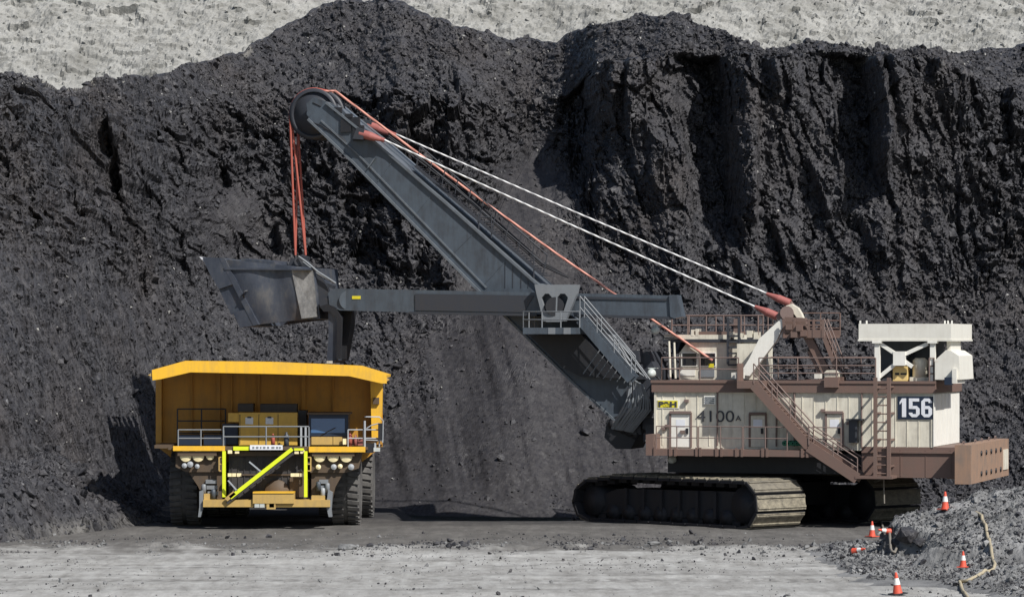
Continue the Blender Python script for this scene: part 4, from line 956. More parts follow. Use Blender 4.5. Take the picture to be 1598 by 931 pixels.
# ---- dipper handle: two legs astride the boom
ha = MB(); ha.cyl(S.P(545, 468, -2), S.P(545, 468, 2), .45, 18); ha.cyl(S.P(700, 471, -1.6), S.P(700, 471, 1.6), .3, 12)
for c in (-2.05, 1.3):
    pts = [(512, 456), (522, 450), (640, 452), (835, 456), (1052, 461), (1058, 470), (1058, 492), (1050, 496), (835, 490), (640, 487), (530, 484), (514, 476)]
    if c > 0: pts = [(a_-(38 if a_ > 1000 else 0), b_) for a_, b_ in pts]
    ha.prism(S.poly(pts, -2.05) if c < 0 else [(x_, z_) for x_, z_ in S.poly(pts, -2.05)], c, c+.6)
hand = ha.build('dipper_handle', M['steel'], shovel)
rk = MB()
for c in (-2.05,):
    rk.prism(S.poly([(648, 458), (833, 461), (818, 487), (648, 484)], c-.04), c-.05, c)
    rk.prism(S.poly([(900, 462), (1040, 466), (1040, 469), (900, 466)], c-.04), c-.05, c)
    for a, b in ((640, 652), (645, 835), ): pass
rk.prism(S.poly([(640, 486), (838, 489), (838, 493), (640, 490)], -2.05), -2.12, -1.4)
rk.prism(S.poly([(900, 490), (1050, 494), (1050, 498), (900, 494)], -2.05), -2.12, -1.4)
rk.build('rack', M['steel_dark'], hand)
cpq = MB(); cpq.prism(S.poly([(1044, 460), (1056, 460), (1064, 494), (1052, 497), (1046, 494)], -2.15), -2.15, -1.38); cpq.build('end_cap', M['steel'], hand)
m = MB(); x, z = S.p(556, 464, -2.06); m.box(x-.2, x+.2, -2.07, -2.05, z-.07, z+.07); m.build('reflector', M['signyel'], hand)
# ---- dipper
DW = 2.15
side = [(322, 404), (340, 403), (352, 404), (420, 411), (487, 418), (494, 496), (430, 503), (384, 509), (376, 508), (360, 484), (340, 446)]
dp = MB()
def side_skin(mb, sg):
    key = [(0, (322, 404), (376, 510), 1.80), (1, (352, 404.5), (398, 507), 2.20), (2, (384, 408), (424, 503.5), 2.24), (3, (420, 411.5), (450, 500.5), 2.06), (4, (452, 414.5), (468, 499), 2.14), (5, (470, 416), (481, 497.5), 2.04), (6, (488, 418), (495, 496), 1.80)]
    out = []; inn = []; ts = np.linspace(0, 6, 31); g = lambda f: np.interp(ts, [k_[0] for k_ in key], [f(k_) for k_ in key])
    ker = np.array([1, 2, 3, 2, 1])/9; sm_ = lambda v_: np.convolve(np.pad(v_, 2, 'edge'), ker, 'valid')
    cols = list(zip(g(lambda k_: k_[1][0]), g(lambda k_: k_[1][1]), g(lambda k_: k_[2][0]), g(lambda k_: k_[2][1]), sm_(g(lambda k_: k_[3]))))
    R_ = 5
    for ax, ay, bx, by, d in cols:
        for k in range(R_):
            f = k/(R_-1); c_ = sg*(d-.16*max(0, f-.5)**2*4); x, z = S.p(ax+(bx-ax)*f, ay+(by-ay)*f, -2.1); out.append((x, c_, z)); inn.append((x, c_-sg*.16, z))
    n = len(cols); o0 = len(out); F = []
    for i_ in range(n-1):
        for k in range(R_-1):
            a_, b_, c2, d2_ = i_*R_+k, (i_+1)*R_+k, (i_+1)*R_+k+1, i_*R_+k+1
            F += [(a_, b_, c2, d2_), (a_+o0, d2_+o0, c2+o0, b_+o0)]
    mb.add(out+inn, F, True); E = []
    for i_ in range(n-1): E += [(i_*R_, i_*R_+o0, (i_+1)*R_+o0, (i_+1)*R_), (i_*R_+R_-1, (i_+1)*R_+R_-1, (i_+1)*R_+R_-1+o0, i_*R_+R_-1+o0)]
    for k in range(R_-1): E += [(k, k+1, k+1+o0, k+o0), ((n-1)*R_+k, (n-1)*R_+k+o0, (n-1)*R_+k+1+o0, (n-1)*R_+k+1)]
    mb.add(out+inn, E)
side_skin(dp, -1); side_skin(dp, .62)
dp.prism(S.poly([(324, 405), (342, 403), (398, 508), (376, 510), (352, 478), (336, 436)], -DW), -1.85, 1.15)
dp.prism(S.poly([(474, 417), (488, 418), (495, 497), (482, 498)], -DW), -1.8, 1.15)
dip = dp.build('dipper', M['worn'], shovel)
def wear(pts, c_, th, mat=M['worn'], name='wear_plate'):
    m_ = MB(); m_.prism(S.poly(pts, c_), c_-th, c_+.25); m_.build(name, mat, dip)
wear([(319, 401.5), (352, 402.5), (374, 441), (345, 451), (331, 428)], -2.0, .26)
wear([(338, 440), (376, 440), (398, 492), (362, 490)], -2.0, .13)
wear([(366, 487), (394, 481), (405, 507), (377, 511)], -2.05, .20)
wear([(352, 417.5), (486, 419), (486, 421.5), (354, 421)], -2.05, .25); wear([(345, 403), (353, 403), (406, 506), (398, 508)], -2.05, .22)
m = MB(); m.prism(S.poly([(398, 404), (450, 409), (452, 414), (400, 411)], 0), -1.8, 1.2); m.build('rim_plate', M['worn'], dip)
side_x = [S.p(*q, -2.1) for q in ((456, 421.5), (486, 421.5), (492.5, 494), (471, 497))]
m = MB(); v_ = [(side_x[0][0], -2.19, side_x[0][1]), (side_x[1][0], -1.95, side_x[1][1]), (side_x[2][0], -1.90, side_x[2][1]), (side_x[3][0], -2.14, side_x[3][1])]
m.add(v_+[(a_, b_+.12, c2) for a_, b_, c2 in v_], [(0,1,2,3), (7,6,5,4), (0,4,5,1), (1,5,6,2), (2,6,7,3), (3,7,4,0)]); m.build('heel_plate', M['scraped_lit'], dip)  # paler steel: the sunlit tone of the heel is put into its colour
for k in range(6):
    c = -DW+.3+k*3.1/5; tm = MB(); 
    a = [S.p(309, 400.5, -DW), S.p(322, 401.5, -DW), S.p(332, 409, -DW), S.p(319, 411, -DW)]
    tm.prism(a, c-.16, c+.16); tm.build('tooth', M['numwhite'] if k == 0 else M['worn'], dip)  # nearest tooth white: its sunlit tip is put into the colour
m = MB(); x, z = S.p(386, 459, -DW); m.tube([(x-.1, -DW-.1, z-.12), (x-.1, -DW-.26, z-.05), (x-.05, -DW-.26, z+.14), (x+.03, -DW-.1, z+.16)], .05, 6); m.build('lifting_eye', M['steel_dark'], dip)
# back brackets, bail and rigging
bk = MB()
for c in (-1.6, -1.0, .4, 1.0):
    bk.prism(S.poly([(486, 424), (500, 428), (512, 448), (516, 470), (505, 482), (494, 480)], c), c-.12, c+.12)
    bk.prism(S.poly([(450, 417), (455, 404), (470, 401), (482, 408), (486, 419)], c), c-.12, c+.12)
bk.cyl(S.p(508, 474, -2.0)[0:1]+(-2.0,)+S.p(508, 474, -2.0)[1:], S.p(508, 474, -2.0)[0:1]+(1.3,)+S.p(508, 474, -2.0)[1:], .3, 14); bk.cyl(S.P(466, 408, -1.8), S.P(466, 408, 1.0), .2, 12)
for a, b in (((486, 420), (505, 436)), ((500, 440), (522, 448)), ((470, 400), (482, 404))): bk.beam(S.P(*a, -1.3), S.P(*b, -1.3), .3, .16)
bk.build('bail', M['steel_dark'], dip)
for k, c in enumerate((-1.9, -1.7, .3)): hz_ = MB(); hz_.tube([S.P(466, 400+k*3, c), S.P(480, 410+k*4, c), S.P(496, 424+k*3, c), S.P(512, 434+k*2, c), S.P(524, 442, c)], .05-.012*k, 6); hz_.build('rigging', M['rail_gr'], dip)
dr = MB()
dr.prism(S.poly([(512, 484), (522, 480), (527, 492), (525, 562), (518, 566), (510, 560), (513, 520)], -1.9), -1.9, -.5)
doo = dr.build('dipper_door', M['worn'], dip)
m = MB()
for c in (-1.95, -.5):
    m.prism(S.poly([(500, 478), (512, 474), (526, 480), (534, 496), (532, 560), (526, 560), (527, 496), (516, 486), (506, 486)], c), c-.1, c+.1)
m.prism(S.poly([(534, 484), (552, 484), (548, 516), (540, 560), (532, 562), (536, 520)], -1.0), -1.2, -.6); m.build('door_arm', M['black'], doo)
m = MB(); x, z = S.p(515, 565, -1.9); m.box(x-.14, x+.12, -1.95, -1.4, z-.04, z+.06); m.build('latch', M['cream'], doo)
# ---- ropes
for c in (-1.35, 1.35):
    near = c < 0
    P0, P1 = ((590, 214), (1182, 480)) if near else ((612, 207), (1200, 459))
    m = MB(); m.tube([S.P(*P0, c), S.P((P0[0]+P1[0])/2, (P0[1]+P1[1])/2+1.5, c), S.P(*P1, c)], .04, 8); ro = m.build('suspension_rope', M['rope_wh'], shovel)
    m = MB()
    a0, a1 = ((562, 208), (600, 219)) if near else ((574, 195), (618, 211))
    A, B_ = S.P(*a0, c), S.P(*a1, c); m.tube([A, A.lerp(B_, .12), A.lerp(B_, .45), A.lerp(B_, .6), B_], .10, 10); m.tube([A, A.lerp(B_, .1), A.lerp(B_, .42)], .20, 10); m.tube([A.lerp(B_, .42), B_], .20, 10, .07); m.build('socket', M['socket'], ro); m = MB()
    b0, b1 = ((1178, 478), (1214, 494)) if near else ((1196, 458), (1233, 473))
    A, B_ = S.P(*b0, c), S.P(*b1, c); m.tube([A, A.lerp(B_, .5)], .07, 10, .17); m.tube([A.lerp(B_, .5), B_], .18, 10)
    m.build('socket', M['socket'], ro)
    m = MB(); x, z = S.p(*a0, c); m.prism([(x-.3, z-.25), (x+.2, z-.3), (x+.25, z+.15), (x-.1, z+.25)], c-.18, c+.18); m.build('anchor', M['steel_dark'], ro)
for c in (-.55, -.41, .41, .55):
    up = MB(); ey = (965, 1110)
    e = S.P(1112, 562, c*.8); a = S.P(523, 142, c)
    n = 5; pts = []
    for i in range(n+1):
        p = a.lerp(e, i/n); p.z -= .22*math.sin(math.pi*i/n); pts.append(p)
    dn = []
    for i in range(13):                              # round the point sheave
        t = math.radians(62+i*(180-62)/12); dn.append(Vector((hx+1.15*math.cos(t), c, hz+1.15*math.sin(t))))
    low = S.P(461 if abs(c) > .5 else 477, 398, c)
    up.tube(pts[::-1]+[dn[0]], .055, 7); ro = up.build('hoist_rope', M['rope_red'], shovel)
    m = MB(); m.tube(dn+[low], .055, 7); m.build('rope_fall', M['red'], ro)
# ---- floodlights
for px, py, c in ((1018, 581, -3.0), (1024, 514, -1.0), (1014, 694, -3.4), (1050, 715, -2.95)):
    m = MB(); p = S.P(px, py, c); m.lathe(p, (-.25, -1, -.35), [(0, 0), (0, .15), (.03, .20), (.06, .20), (.22, .15), (.30, .08), (.30, 0)], 18); m.box(p.x-.2, p.x+.2, p.y+.02, p.y+.25, p.z+.17, p.z+.21); fo = m.build('floodlight', M['lamp'], shovel)
    m = MB(); m.tube([p+Vector((.05, .2, -.1)), p+Vector((.3, .35, -.35)), p+Vector((.7, .5, -.35))], .04, 6); m.build('bracket', M['black'], fo)
m = MB()
for px, a, b in ((1044, 532, 588), (1052, 534, 590)): m.tube([S.P(px, a, -2.2), S.P(px+2, b, -2.2)], .05, 6)
m.build('mast', M['cream'], shovel)
m = MB(); m.tube([S.P(1345, 745, 1.5), S.P(1364, 752, .5), S.P(1380, 745, .5)], .05, 6); m.tube([S.P(1379, 746, -2.8), S.P(1380, 785, -2.8)], .035, 6); m.build('trailing_hose', M['hose_dk'], shovel)
# ------------------------------------------------------------------ the haul truck
TO = (-10.33, -4.0, 0.0); T = Frame(TO, 0.0)
truck = thing('haul_truck', 'yellow dump truck facing the camera with its body under the raised bucket', 'haul truck', TO)
def tp(name, pts, c0, c1, mat, parent=None, c=None):
    m = MB(); m.prism(T.poly(pts, c0 if c is None else c), c0, c1); return m.build(name, mat, parent or truck)
def tb(name, px0, py0, px1, py1, c0, c1, mat, parent=None, extra=None):
    m = MB(); x0, z1 = T.p(px0, py0, c0); x1, z0 = T.p(px1, py1, c0); m.box(x0, x1, c0, c1, z0, z1)
    return m.build(name, mat, parent or truck)
def tbox(m, px0, py0, px1, py1, c0, c1): x0, z1 = T.p(px0, py0, c0); x1, z0 = T.p(px1, py1, c0); m.box(x0, x1, c0, c1, z0, z1)
# dump body
CF = 4.4
bd = MB(); x0, zb = T.p(243, 693, CF); x1, _ = T.p(597, 690, CF)
topl = [(238, 578), (289, 564), (420, 565), (557, 571), (603, 585)]
tq = T.poly(topl, CF)
bd.prism([(x0, zb), (x1, zb)]+[(min(max(x, x0), x1), z-.05) for x, z in tq[::-1]], CF, CF+.15)          # front wall
for xa_, xb_ in ((x0, x0+.10), (x1, x1-.62)):
    s_ = .15 if xa_ < 0 else -.15
    bd.add([(xa_, CF+.15, 3.35), (xa_+s_, CF+.15, 3.35), (xb_+s_, 14.4, 3.35), (xb_, 14.4, 3.35), (xa_, CF+.15, 6.55), (xa_+s_, CF+.15, 6.55), (xb_+s_, 14.4, 6.55), (xb_, 14.4, 6.55)], [(0,1,2,3), (4,7,6,5), (0,4,5,1), (1,5,6,2), (2,6,7,3), (3,7,4,0)])
bd.add([(x0+.9, CF+.1, 2.7), (x1-.9, CF+.1, 2.7), (x1-1.3, 14.4, 3.1), (x0+.9, 14.4, 3.1), (x0, CF+.1, 3.4), (x1, CF+.1, 3.4), (x1-.6, 14.4, 3.6), (x0, 14.4, 3.6)], [(0,1,2,3), (4,7,6,5), (0,4,5,1), (1,5,6,2), (2,6,7,3), (3,7,4,0)])
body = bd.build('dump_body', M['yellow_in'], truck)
rb = [(300, 300.0), ]
for px, w_ in ((341, .16), (362, .05), (404, .10), (474, .16), (300, .04), (520, .04)):
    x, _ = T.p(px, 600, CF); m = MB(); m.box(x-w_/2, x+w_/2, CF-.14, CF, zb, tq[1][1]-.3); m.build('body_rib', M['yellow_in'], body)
for a, b in ((480, 592), ): 
    xa, z = T.p(a, 620, CF); xb, _ = T.p(b, 620, CF); m = MB(); m.box(xa, xb, CF-.06, CF, z-.03, z+.03); m.build('body_seam', M['yellow_in'], body)
ypts = [(237, 577), (289, 562.5), (420, 564), (557, 570), (603, 584), (603.5, 598), (596, 598), (545, 586.5), (420, 583), (297, 580.5), (252, 591), (238, 593)]
lp = MB(); lp.prism(T.poly(ypts, -.9), -.9, -.65); lip = lp.build('canopy_lip', M['yellow'], body)
cn = MB(); lt = T.poly([(238, 578), (289, 564), (420, 565.5), (557, 571.5), (603, 585.5)], -.65)
cn.prism(lt+[(x, z-.10) for x, z in lt[::-1]], -.65, CF+.1)
for x in np.linspace(lt[0][0]+1.2, lt[-1][0]-1.2, 6):
    z = float(np.interp(x, [q[0] for q in lt], [q[1] for q in lt])); cn.box(x-.06, x+.06, -.65, CF, z-.34, z-.09)
cn.build('canopy', M['yellow'], body)
for pts in ([(231, 585), (239, 580), (239, 588)], [(602, 588), (608, 592), (602, 596)]): tp('canopy_tip', pts, -.85, -.7, M['tan'], lip)
tp('corner_post', [(578, 590), (597, 596), (596, 640), (592, 684), (580, 684)], 3.7, CF+.05, M['yellow'], body)
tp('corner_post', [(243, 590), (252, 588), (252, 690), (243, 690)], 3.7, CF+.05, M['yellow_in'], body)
m = MB(); x, z = T.p(587, 625, 3.6); m.box(x-.13, x+.13, 3.55, 3.72, z-.14, z+.14); m.build('post_bracket', M['frame_br'], body)
# deck
dk_ = MB(); xa, zd = T.p(262, 697, .3); xb, _ = T.p(574, 697, .3); dk_.box(xa, xb, .42, 4.2, zd-.12, zd)
deck = dk_.build('deck', M['frame_br'], truck)
tb('deck_beam', 270, 695.5, 351, 703, .25, .42, M['yellow'], deck); tb('deck_beam', 482, 696.5, 570, 705, .25, .42, M['yellow'], deck)
tb('deck_beam', 351, 696, 482, 702, .32, .42, M['frame_br'], deck); tb('deck_wing', 241, 694, 268, 699, .5, 3.6, M['frame_br'], deck); tb('deck_wing', 570, 692, 582, 706, .5, 3.0, M['black'], deck)
tb('reflective_strip', 364, 696.2, 389.5, 702.2, .22, .33, M['neon'], deck); tb('reflective_strip', 459, 699, 474, 702.5, .22, .33, M['neon'], deck)
nb = tb('name_board', 390, 694, 441, 701.5, .14, .22, M['numwhite'], deck)
m = MB()
for k, (px, w_) in enumerate(((393, 4), (399, 4), (405, 3), (410, 4), (416, 4), (423, 5), (430, 4), (435, 3))):
    m.m = 0; tbox(m, px+1, 696.4, px+w_, 699.2, .125, .14)
    if k % 2: tbox(m, px, 697.4, px+w_+1, 698.1, .127, .14)
m.build('illegible_lettering', M['rail_gr'], nb)
# railings on the deck
def trail(pts, h, nr, sp, mat, r=.03):
    m = MB(); q = []
    for px, c in pts: x, _ = T.p(px, 690, c); q.append((x, c, zd))
    rail(m, q, h, nr, sp, r); m.build('handrail', mat, deck)
trail([(278, .5), (349, .5)], .72, 2, .95, M['rail_gr']); trail([(348.5, .4), (482, .4)], .86, 2, 1.75, M['rail_gr'], .033); trail([(543, .5), (592, .6)], .72, 2, .7, M['rail_lt'])
m = MB(); rail(m, [(*(T.p(277, 690, 3.2)[:1]), 3.2, zd), (T.p(352, 690, 3.2)[0], 3.2, zd)], 1.55, 3, 1.0, .03); m.build('handrail', M['steel_dark'], deck)
for px in (477, 470):
    m = MB(); x, _ = T.p(px, 690, .4); m.box(x-.04, x+.04, .38, .46, zd, zd+.88); m.build('gate_post', M['rail_lt'], deck)
# right-hand ladder hoop and mirror
m = MB(); A_ = lambda px, py, c: T.P(px, py, c)
m.tube([A_(597, 690, .5), A_(597.5, 656, .5), A_(592, 650, .5), A_(569, 650, .5)], .03, 6); m.tube([A_(569, 697, .5), A_(569, 656, .5)], .05, 6); m.tube([A_(572, 668, .6), A_(580, 663, .6), A_(592, 660, .6)], .028, 6)
m.tube([A_(585, 690, .6), A_(585, 700, .6)], .06, 6); m.tube([A_(570, 686, .5), A_(597, 687, .5)], .03, 6); m.build('ladder_hoop', M['rail_lt'], deck)
mi = tb('mirror', 590, 660, 597, 686, .45, .6, M['black'], deck); tb('side_lamp', 583, 698, 593, 704, .5, .8, M['lamp'], deck)
# cabinets on the deck
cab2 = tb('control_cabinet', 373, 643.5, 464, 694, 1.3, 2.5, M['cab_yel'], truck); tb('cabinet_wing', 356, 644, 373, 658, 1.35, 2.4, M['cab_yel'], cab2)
for a in (404, 434, 374.5):
    x, z1 = T.p(a, 646, 1.3); _, z0 = T.p(a, 692, 1.3); m = MB(); m.box(x-.012, x+.012, 1.28, 1.3, z0, z1); m.build('door_seam', M['frame_br'], cab2)
for a in (389, 420.5):
    s_o = tb('notice', a-6, 651, a+6, 661.5, 1.285, 1.3, M['sticker'], cab2); tb('notice_band', a-3, 649.5, a+3, 652, 1.275, 1.285, M['navy'], s_o)
tb('grille_box', 371, 629.5, 395, 642, 2.2, 3.2, M['grille'], cab2); tb('grille_box', 406, 630, 463, 643.4, 2.2, 3.2, M['grille'], cab2)
tb('battery_box', 347, 661, 371, 693, 1.5, 2.4, M['navy'], truck); tb('resistor_box', 465, 640, 478, 693, 1.9, 3.2, M['black'], truck)
for a, b in ((279, 314), (318, 352)): tb('step_box', a, 678, b, 694, 1.2, 2.0, M['navy'], truck)
# driver's cab
cabt = tb('driver_cab', 482, 645, 543, 694.5, .95, 2.8, M['frame_br'], truck)
wf = tb('window', 481.5, 646, 543.5, 680, .90, .95, M['navy'], cabt); pn_ = tb('pane', 485.5, 652.5, 538, 675, .885, .90, M['cabglass'], wf)
tb('cab_panel', 486, 681, 519, 693.5, .92, .95, M['tan'], cabt); tb('cab_panel', 520, 681, 534, 693.5, .92, .95, M['tan'], cabt)
m = MB(); x, z = T.p(520, 676, .86); m.tube([(x-.5, .86, z-.05), (x+.1, .86, z+.25)], .018, 5); m.build('wiper', M['black'], cabt)
tb('cab_roof', 479, 643.5, 546, 646.5, .8, 3.0, M['frame_br'], cabt)
# extinguishers, tanks and valves on the deck
def bottle(name, px, c, r_, h, mat):
    x, _ = T.p(px, 690, c); m = MB(); m.lathe((x, c, zd), (0,0,1), [(0, 0), (0, r_), (h*.75, r_), (h*.88, r_*.4), (h, r_*.4), (h, 0)], 14); m.build(name, mat, truck)
bottle('fire_extinguisher', 426, .75, .085, .55, M['red']); bottle('fire_extinguisher', 546, .8, .10, .62, M['red']); bottle('fire_extinguisher', 555, .9, .09, .5, M['socket'])
tb('deck_lamp', 535, 684, 541, 693, .55, .8, M['lamp_y'], deck); tb('tool_box', 549, 684, 566, 694, 1.0, 1.5, M['socket'], deck); bottle('air_tank', 447, .9, .11, .62, M['steel'])
# radiator and front frame
rad = tb('radiator', 357, 703.5, 475, 777, .85, 2.2, M['grille'], truck)
for k in range(12):
    px = 362+k*9.8; x, z1 = T.p(px, 712, .85); _, z0 = T.p(px, 770, .85); m = MB(); m.box(x-.02, x+.02, .81, .85, z0, z1); m.build('grille_bar', M['grille'], rad)
tb('radiator_header', 357, 704, 475, 711, .6, .85, M['frame_br'], rad); tb('radiator_crossbar', 357, 739, 475, 741.5, .78, .85, M['frame_br'], rad)
tp('radiator_plate', [(452, 775), (452, 745), (466, 735), (474, 735), (474, 775)], .7, .83, M['frame_br'], rad)
m = MB(); x, z = T.p(432, 768, .7); m.lathe((x, .75, z), (0, -1, 0), [(0, .55), (.12, .5), (.12, 0)], 22); m.build('fan_hub', M['frame_br'], rad)
for pts in ([(292, 733), (346, 733), (346, 779), (318, 779), (309, 758)], [(486, 733), (538, 733), (523, 760), (518, 779), (486, 779)]): tp('front_frame', pts, .75, 1.9, M['frame_br'], truck)
tp('lamp_bracket', [(274, 704), (349, 704), (349, 736), (290, 736), (274, 728)], .62, .80, M['frame_br'], truck); tp('lamp_bracket', [(484, 705), (566, 705), (560, 730), (540, 737), (484, 737)], .62, .80, M['frame_br'], truck)
for a, b in ((321, 338), (498, 512)):
    m = MB(); 
    for k in range(3): tbox(m, a+k*1.5, 748+k*9, b+k*1.2, 754+k*9, .5+.05*k, .76)
    m.build('frame_fitting', M['rail_gr'], truck)
bottle2 = [(318, 762, M['rail_gr']), (333, 770, M['steel']), (504, 768, M['rail_lt']), (511, 760, M['rail_gr']), (497, 758, M['steel'])]
for px, py, mt in bottle2:
    x, z = T.p(px, py, .5); m = MB(); m.lathe((x, .5, z-.2), (0,0,1), [(0, 0), (0, .10), (.36, .10), (.4, .05), (.4, 0)], 12); m.build('filter', mt, truck)
# lamps
for px, py, r_, mt in ((290, 711, .25, 'lamp_y'), (309.5, 711, .25, 'lamp_y'), (328, 711, .17, 'lamp_y'), (499, 711.5, .25, 'lamp_y'), (520, 711.5, .25, 'lamp_y'), (540.5, 711.5, .26, 'lamp_y'), (288, 726, .11, 'rail_lt'), (297, 724, .13, 'rail_lt'), (308, 727, .10, 'rail_lt'), (497, 728, .11, 'lamp_y'), (521, 728, .12, 'rail_lt'), (531, 727, .10, 'lamp_y'), (548, 728, .13, 'rail_lt')):
    x, z = T.p(px, py, .52); m = MB(); m.lathe((x, .535, z), (0, -1, 0), [(0, r_*.8), (.07, r_), (.10, r_), (.10, r_*.9), (.13, r_*.6), (.14, 0)], 20); h_ = m.build('headlight', M[mt], truck)
tb('beam_shadow_strip', 277, 704, 338, 710.8, .33, .60, M['frame_br'], truck); tb('beam_shadow_strip', 487, 705, 553, 711.2, .33, .60, M['frame_br'], truck)  # dark strips stand in for the deck beam's shadow on the lamps
for px, py in ((359, 704.5), (370, 704.5), (359, 740.5), (365, 740.5), (373, 740.5), (457, 740.5), (464, 740.5), (472, 740.5), (463, 705), (472, 704.5)):
    x, z = T.p(px, py, .3); m = MB(); m.box(x-.09, x+.09, .26, .42, z-.07, z+.07); m.build('marker_lamp', M['lamp_y'], truck)
# front posts, diagonal stair, bumper
for px in (349.5, 477): tb('reflective_post', px-2.6, 703.5, px+2.6, 775, .12, .26, M['neon'], truck)
for px, s in ((342, -1), (485, 1)):
    m = MB(); x0, z1 = T.p(px, 713, .2); _, z0 = T.p(px, 734, .2); xx, _ = T.p(px-s*5, 713, .2)
    for z in (z1, (z0+z1)/2, z0): m.beam((x0, .2, z), (xx, .2, z), .045)
    m.beam((x0, .2, z0), (x0, .2, z1), .05); m.build('grab_rail', M['tan'], truck)
st = MB(); a = T.P(458, 702, -.15); b = T.P(354, 780, -.15)
for c in (-.15, .5): st.beam(a+Vector((0, c+.15, -.12)), b+Vector((0, c+.15, -.12)), .05, .10)
for i in range(12):
    p = a.lerp(b, (i+.5)/12); st.box(p.x-.10, p.x+.10, -.13, .48, p.z-.14, p.z-.11)
sto = st.build('access_stair', M['grille'], truck)
m = MB(); m.beam(T.P(456, 700, -.2), T.P(359, 776, -.2), .06, .16); m.build('reflective_handrail', M['neon'], sto)
m = MB(); m.beam(T.P(366, 768, -.2), T.P(353, 779, -.2), .06, .17); m.build('handrail_foot', M['tan'], sto)
for a_, b_ in (((389, 720), (407, 735)), ((356, 749), (370, 765))): m = MB(); m.beam(T.P(*a_, -.2), T.P(*b_, -.2), .06); m.build('stair_strut', M['rail_lt'], sto)
bp = tb('bumper', 317, 779.5, 515, 790.5, -.05, .75, M['tan'], truck)
bx_ = tb('equipment_box', 394.5, 768, 459, 785, -.16, .6, M['tan'], truck); tb('box_lid', 394.5, 767, 459, 769.2, -.20, .62, M['yellow'], bx_)
for px in (401, 409, 424): 
    x, z = T.p(px, 787.5, -.15); m = MB(); m.box(x-.10, x+.10, -.14, .0, z-.10, z+.10); m.build('fog_lamp', M['lamp'], bp)
tb('tow_plate', 416, 784, 430, 794, -.14, -.02, M['tan'], bp); tb('bumper_block', 486, 773, 507, 781, .05, .6, M['tan'], bp); tb('bumper_block', 318, 770, 327, 780, .2, .6, M['tan'], bp)
for pts in ([(311, 766), (317, 764), (317, 790), (313, 806), (309, 806), (311, 790)], [(512, 764), (519, 768), (517, 795), (518, 806), (513, 806), (509, 790)]): tp('tie_bracket', pts, .1, .6, M['rail_gr'], bp)
m = MB()
for px in (360, 440, 480): x, z = T.p(px, 793, 0); m.box(x-.03, x+.03, -.03, .05, z-.08, z+.06)
ch = MB(); ch.box(-1.7, 1.7, 1.0, 13.0, 1.25, 2.1); ch.box(-1.3, 1.3, 2.2, 5, 2.0, 2.7); ch.build('chassis', M['frame_br'], truck)
ax = MB(); ax.cyl((-3.0, 4.1, 1.65), (3.0, 4.1, 1.65), .4, 16); ax.build('axle', M['black'], truck); ax = MB(); ax.cyl((-3.4, 11, 1.65), (3.4, 11, 1.65), .75, 20); ax.build('axle', M['black'], truck)
# wheels
RT = 1.66
def wheel(x, c, w_, first=[None]):
    if first[0] is None:
        t = MB(); h = w_/2
        t.lathe((-h, 0, 0), (1, 0, 0), [(.10, .80), (.0, 1.05), (.02, 1.35), (.12, 1.54), (.22, RT-.07), (w_-.22, RT-.07), (w_-.12, 1.54), (w_-.02, 1.35), (w_, 1.05), (w_-.10, .80)], 48)
        for k in range(34):
            a = 2*math.pi*k/34
            for s in (0, 1):
                aa = a+(.09 if s else 0); d = Vector((0, -math.cos(aa), math.sin(aa))); tn = Vector((0, math.sin(aa), math.cos(aa)))
                xa, xb = (-h+.03, -.09) if s == 0 else (.09, h-.03)
                vv = []
                for xx, sk in ((xa, .0 if s == 0 else .06), (xb, .06 if s == 0 else .0)):
                    for rr in (RT-.10, RT):
                        for q in (-.085, .085): vv.append(Vector((xx, 0, 0))+d*rr+tn*(q+sk))
                t.add(vv, [(0,1,3,2), (4,6,7,5), (0,4,5,1), (2,3,7,6), (0,2,6,4), (1,5,7,3)])
        r0 = MB(); r0.lathe((-h+.1, 0, 0), (1, 0, 0), [(0, .82), (.05, .80), (.12, .6), (.2, .3), (.2, 0)], 32)
        r0.lathe((h-.1, 0, 0), (-1, 0, 0), [(0, .82), (.05, .80), (.12, .6), (.2, .3), (.2, 0)], 32)
        first[0] = (t.build('tyre', M['rubber'], None), r0.build('rim', M['frame_br'], None)); ty, ri = first[0]
    else: ty = first[0][0].copy(); ri = first[0][1].copy(); COL.objects.link(ty); COL.objects.link(ri)
    hb_ = MB(); hb_.lathe((-.3, 0, 0), (1, 0, 0), [(0, 0), (0, .34), (.6, .34), (.6, 0)], 18); wh_ = hb_.build('wheel', M['black'], truck)
    wh_.location = (x, c, RT-.03); ty.parent = wh_; ri.parent = wh_; wh_.rotation_euler = (random.uniform(0, .18), 0, 0)
xw1, _ = T.p(539, 760, 2.6); xw0, _ = T.p(286, 760, 2.6)
wheel(xw1, 4.1, 1.24); wheel(xw0, 4.1, 1.24)
for x in (-3.5, -2.24, 2.2, 3.46): wheel(x, 11.0, 1.24)
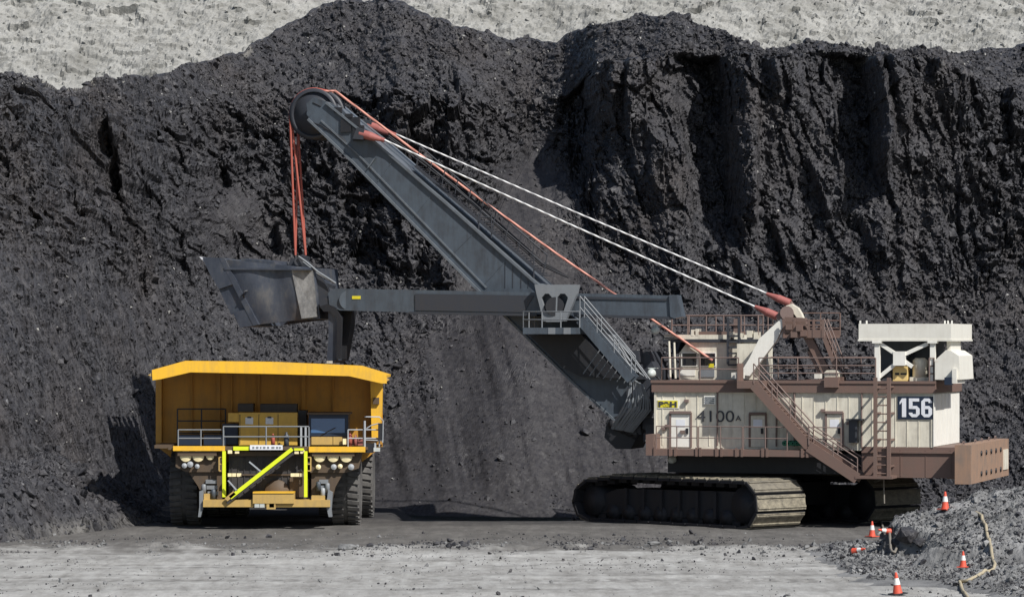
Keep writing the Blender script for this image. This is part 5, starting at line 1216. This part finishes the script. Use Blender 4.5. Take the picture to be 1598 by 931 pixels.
# ------------------------------------------------------------------ traffic cones, hose, cable, single rocks
def cone(px, py, hpx, label, lean=(0, 0)):
    p = floor_hit(px, py); p.z += .035; d = p.y+150; h = hpx/FPX*d; r_ = h*.22
    t = thing('traffic_cone', label, 'traffic cone', p, random.uniform(0, 1.5), 'orange and white traffic cones around the grey mound')
    t.rotation_euler = (lean[0], lean[1], random.uniform(0, 1.5))
    b = MB(); b.prism([(-r_*1.55, 0), (r_*1.55, 0), (r_*1.55, h*.05), (-r_*1.55, h*.05)], -r_*1.55, r_*1.55); b.build('base', M['cone_o'] if lean == (0, 0) else M['black'], t)
    c = MB(); c.lathe((0,0,0), (0,0,1), [(h*.05, r_*1.05), (h*.08, r_), (h*.96, r_*.26), (h, r_*.22), (h, 0)], 20); c.build('cone_body', M['cone_o'], t)
    rr = lambda f: r_+(r_*.26-r_)*(f-.08)/.88
    k = MB(); k.lathe((0,0,0), (0,0,1), [(h*.44, rr(.44)+.008), (h*.74, rr(.74)+.008)], 20); k.build('reflective_band', M['cone_w'], t)
    return t
cone(1475, 796, 28, 'upright orange and white cone standing on the ridge of the grey mound')
cone(1361, 838, 24, 'upright cone at the dark toe of the mound, nearest the crawler track')
cone(1503, 886, 25, 'upright cone on the mound slope just left of the sandy hose')
cone(1401, 928, 34, 'upright cone with a white band lowest in the picture, on the road edge', (0, math.radians(-6)))
t = cone(1390, 836, 23, 'tipped cone lying beside the black hollow in the mound', (math.radians(4), math.radians(-80))); t.location.z += .10
t = cone(1331, 866, 24, 'fallen cone lying on its side at the left tip of the mound', (math.radians(62), math.radians(62))); t.location.z += .11
def cable(name, pts, r_, mat, label, cat, lift=0):
    q = []
    P_ = [floor_hit(*p) for p in pts]
    for i in range(len(P_)-1):
        for k in range(8):
            f = k/8; a, b = P_[max(i-1, 0)], P_[i]; c, d = P_[i+1], P_[min(i+2, len(P_)-1)]
            v = .5*((2*b)+(-a+c)*f+(2*a-5*b+4*c-d)*f*f+(-a+3*b-3*c+d)*f**3); v.z = floor_z(v.x, v.y)+r_*.8+lift; q.append(v)
    # lay it over the bumps
    z = np.array([v.z for v in q]); z = np.maximum(z, np.convolve(np.pad(z, 3, 'edge'), np.ones(7)/7, 'valid'))
    for v, zz in zip(q, z): v.z = zz
    m = MB(); m.tube(q, r_, 8); o = m.build(name, mat); o['label'] = label; o['category'] = cat; return o
cable('hose', [(1520, 803), (1530, 806), (1535, 816), (1540, 832), (1545, 850), (1548, 868), (1552, 884), (1535, 893), (1512, 907), (1498, 909), (1500, 918), (1508, 931), (1518, 945)], .058, M['hose'], 'sandy yellow hose winding down over the grey gravel mound', 'hose')
cable('cable', [(1356, 796), (1362, 797), (1366, 806), (1376, 818), (1388, 828), (1402, 832)], .05, M['hose_dk'], 'short grey cable trailing from the crawler shadow to the mound', 'cable')
cable('pipe', [(1371, 834), (1380, 833), (1390, 833)], .05, M['pale_rock'], 'short pale pipe lying between two cones at the mound toe', 'pipe')
def boulder(px, py, s, mat, label, seed, squash=(1, 1, .7)):
    p = floor_hit(px, py); r2 = np.random.default_rng(seed)
    bm = bmesh.new(); q = r2.normal(size=(26, 3)); q /= np.linalg.norm(q, axis=1)[:, None]; q *= r2.uniform(.8, 1.05, (26, 1))*np.array(squash)*s
    for v in q: bm.verts.new(v)
    res = bmesh.ops.convex_hull(bm, input=bm.verts); bmesh.ops.delete(bm, geom=[g for g in res['geom_interior'] if isinstance(g, bmesh.types.BMVert)], context='VERTS')
    me = bpy.data.meshes.new('boulder'); bm.to_mesh(me); bm.free(); me.materials.append(mat)
    o = bpy.data.objects.new('boulder', me); COL.objects.link(o); o.location = (p.x, p.y, p.z+s*squash[2]*.5); o['label'] = label; o['category'] = 'rock'
boulder(1416, 846, .45, M['coal_rock'], 'large black coal boulder against the left end of the grey mound', 21, (1, .8, .85))
boulder(1436, 850, .30, M['coal_rock'], 'smaller black lump just right of the large coal boulder', 22)
boulder(1399, 851, .26, M['coal_rock'], 'black lump just left of the large coal boulder', 23)
boulder(543, 856, .42, M['mound'], 'low dark stone pile on the road edge in front of the truck', 24, (1, .8, .4))
boulder(1020, 850, .30, M['mound'], 'flat dark stone on the road edge in front of the crawler track', 25, (1, .7, .4))
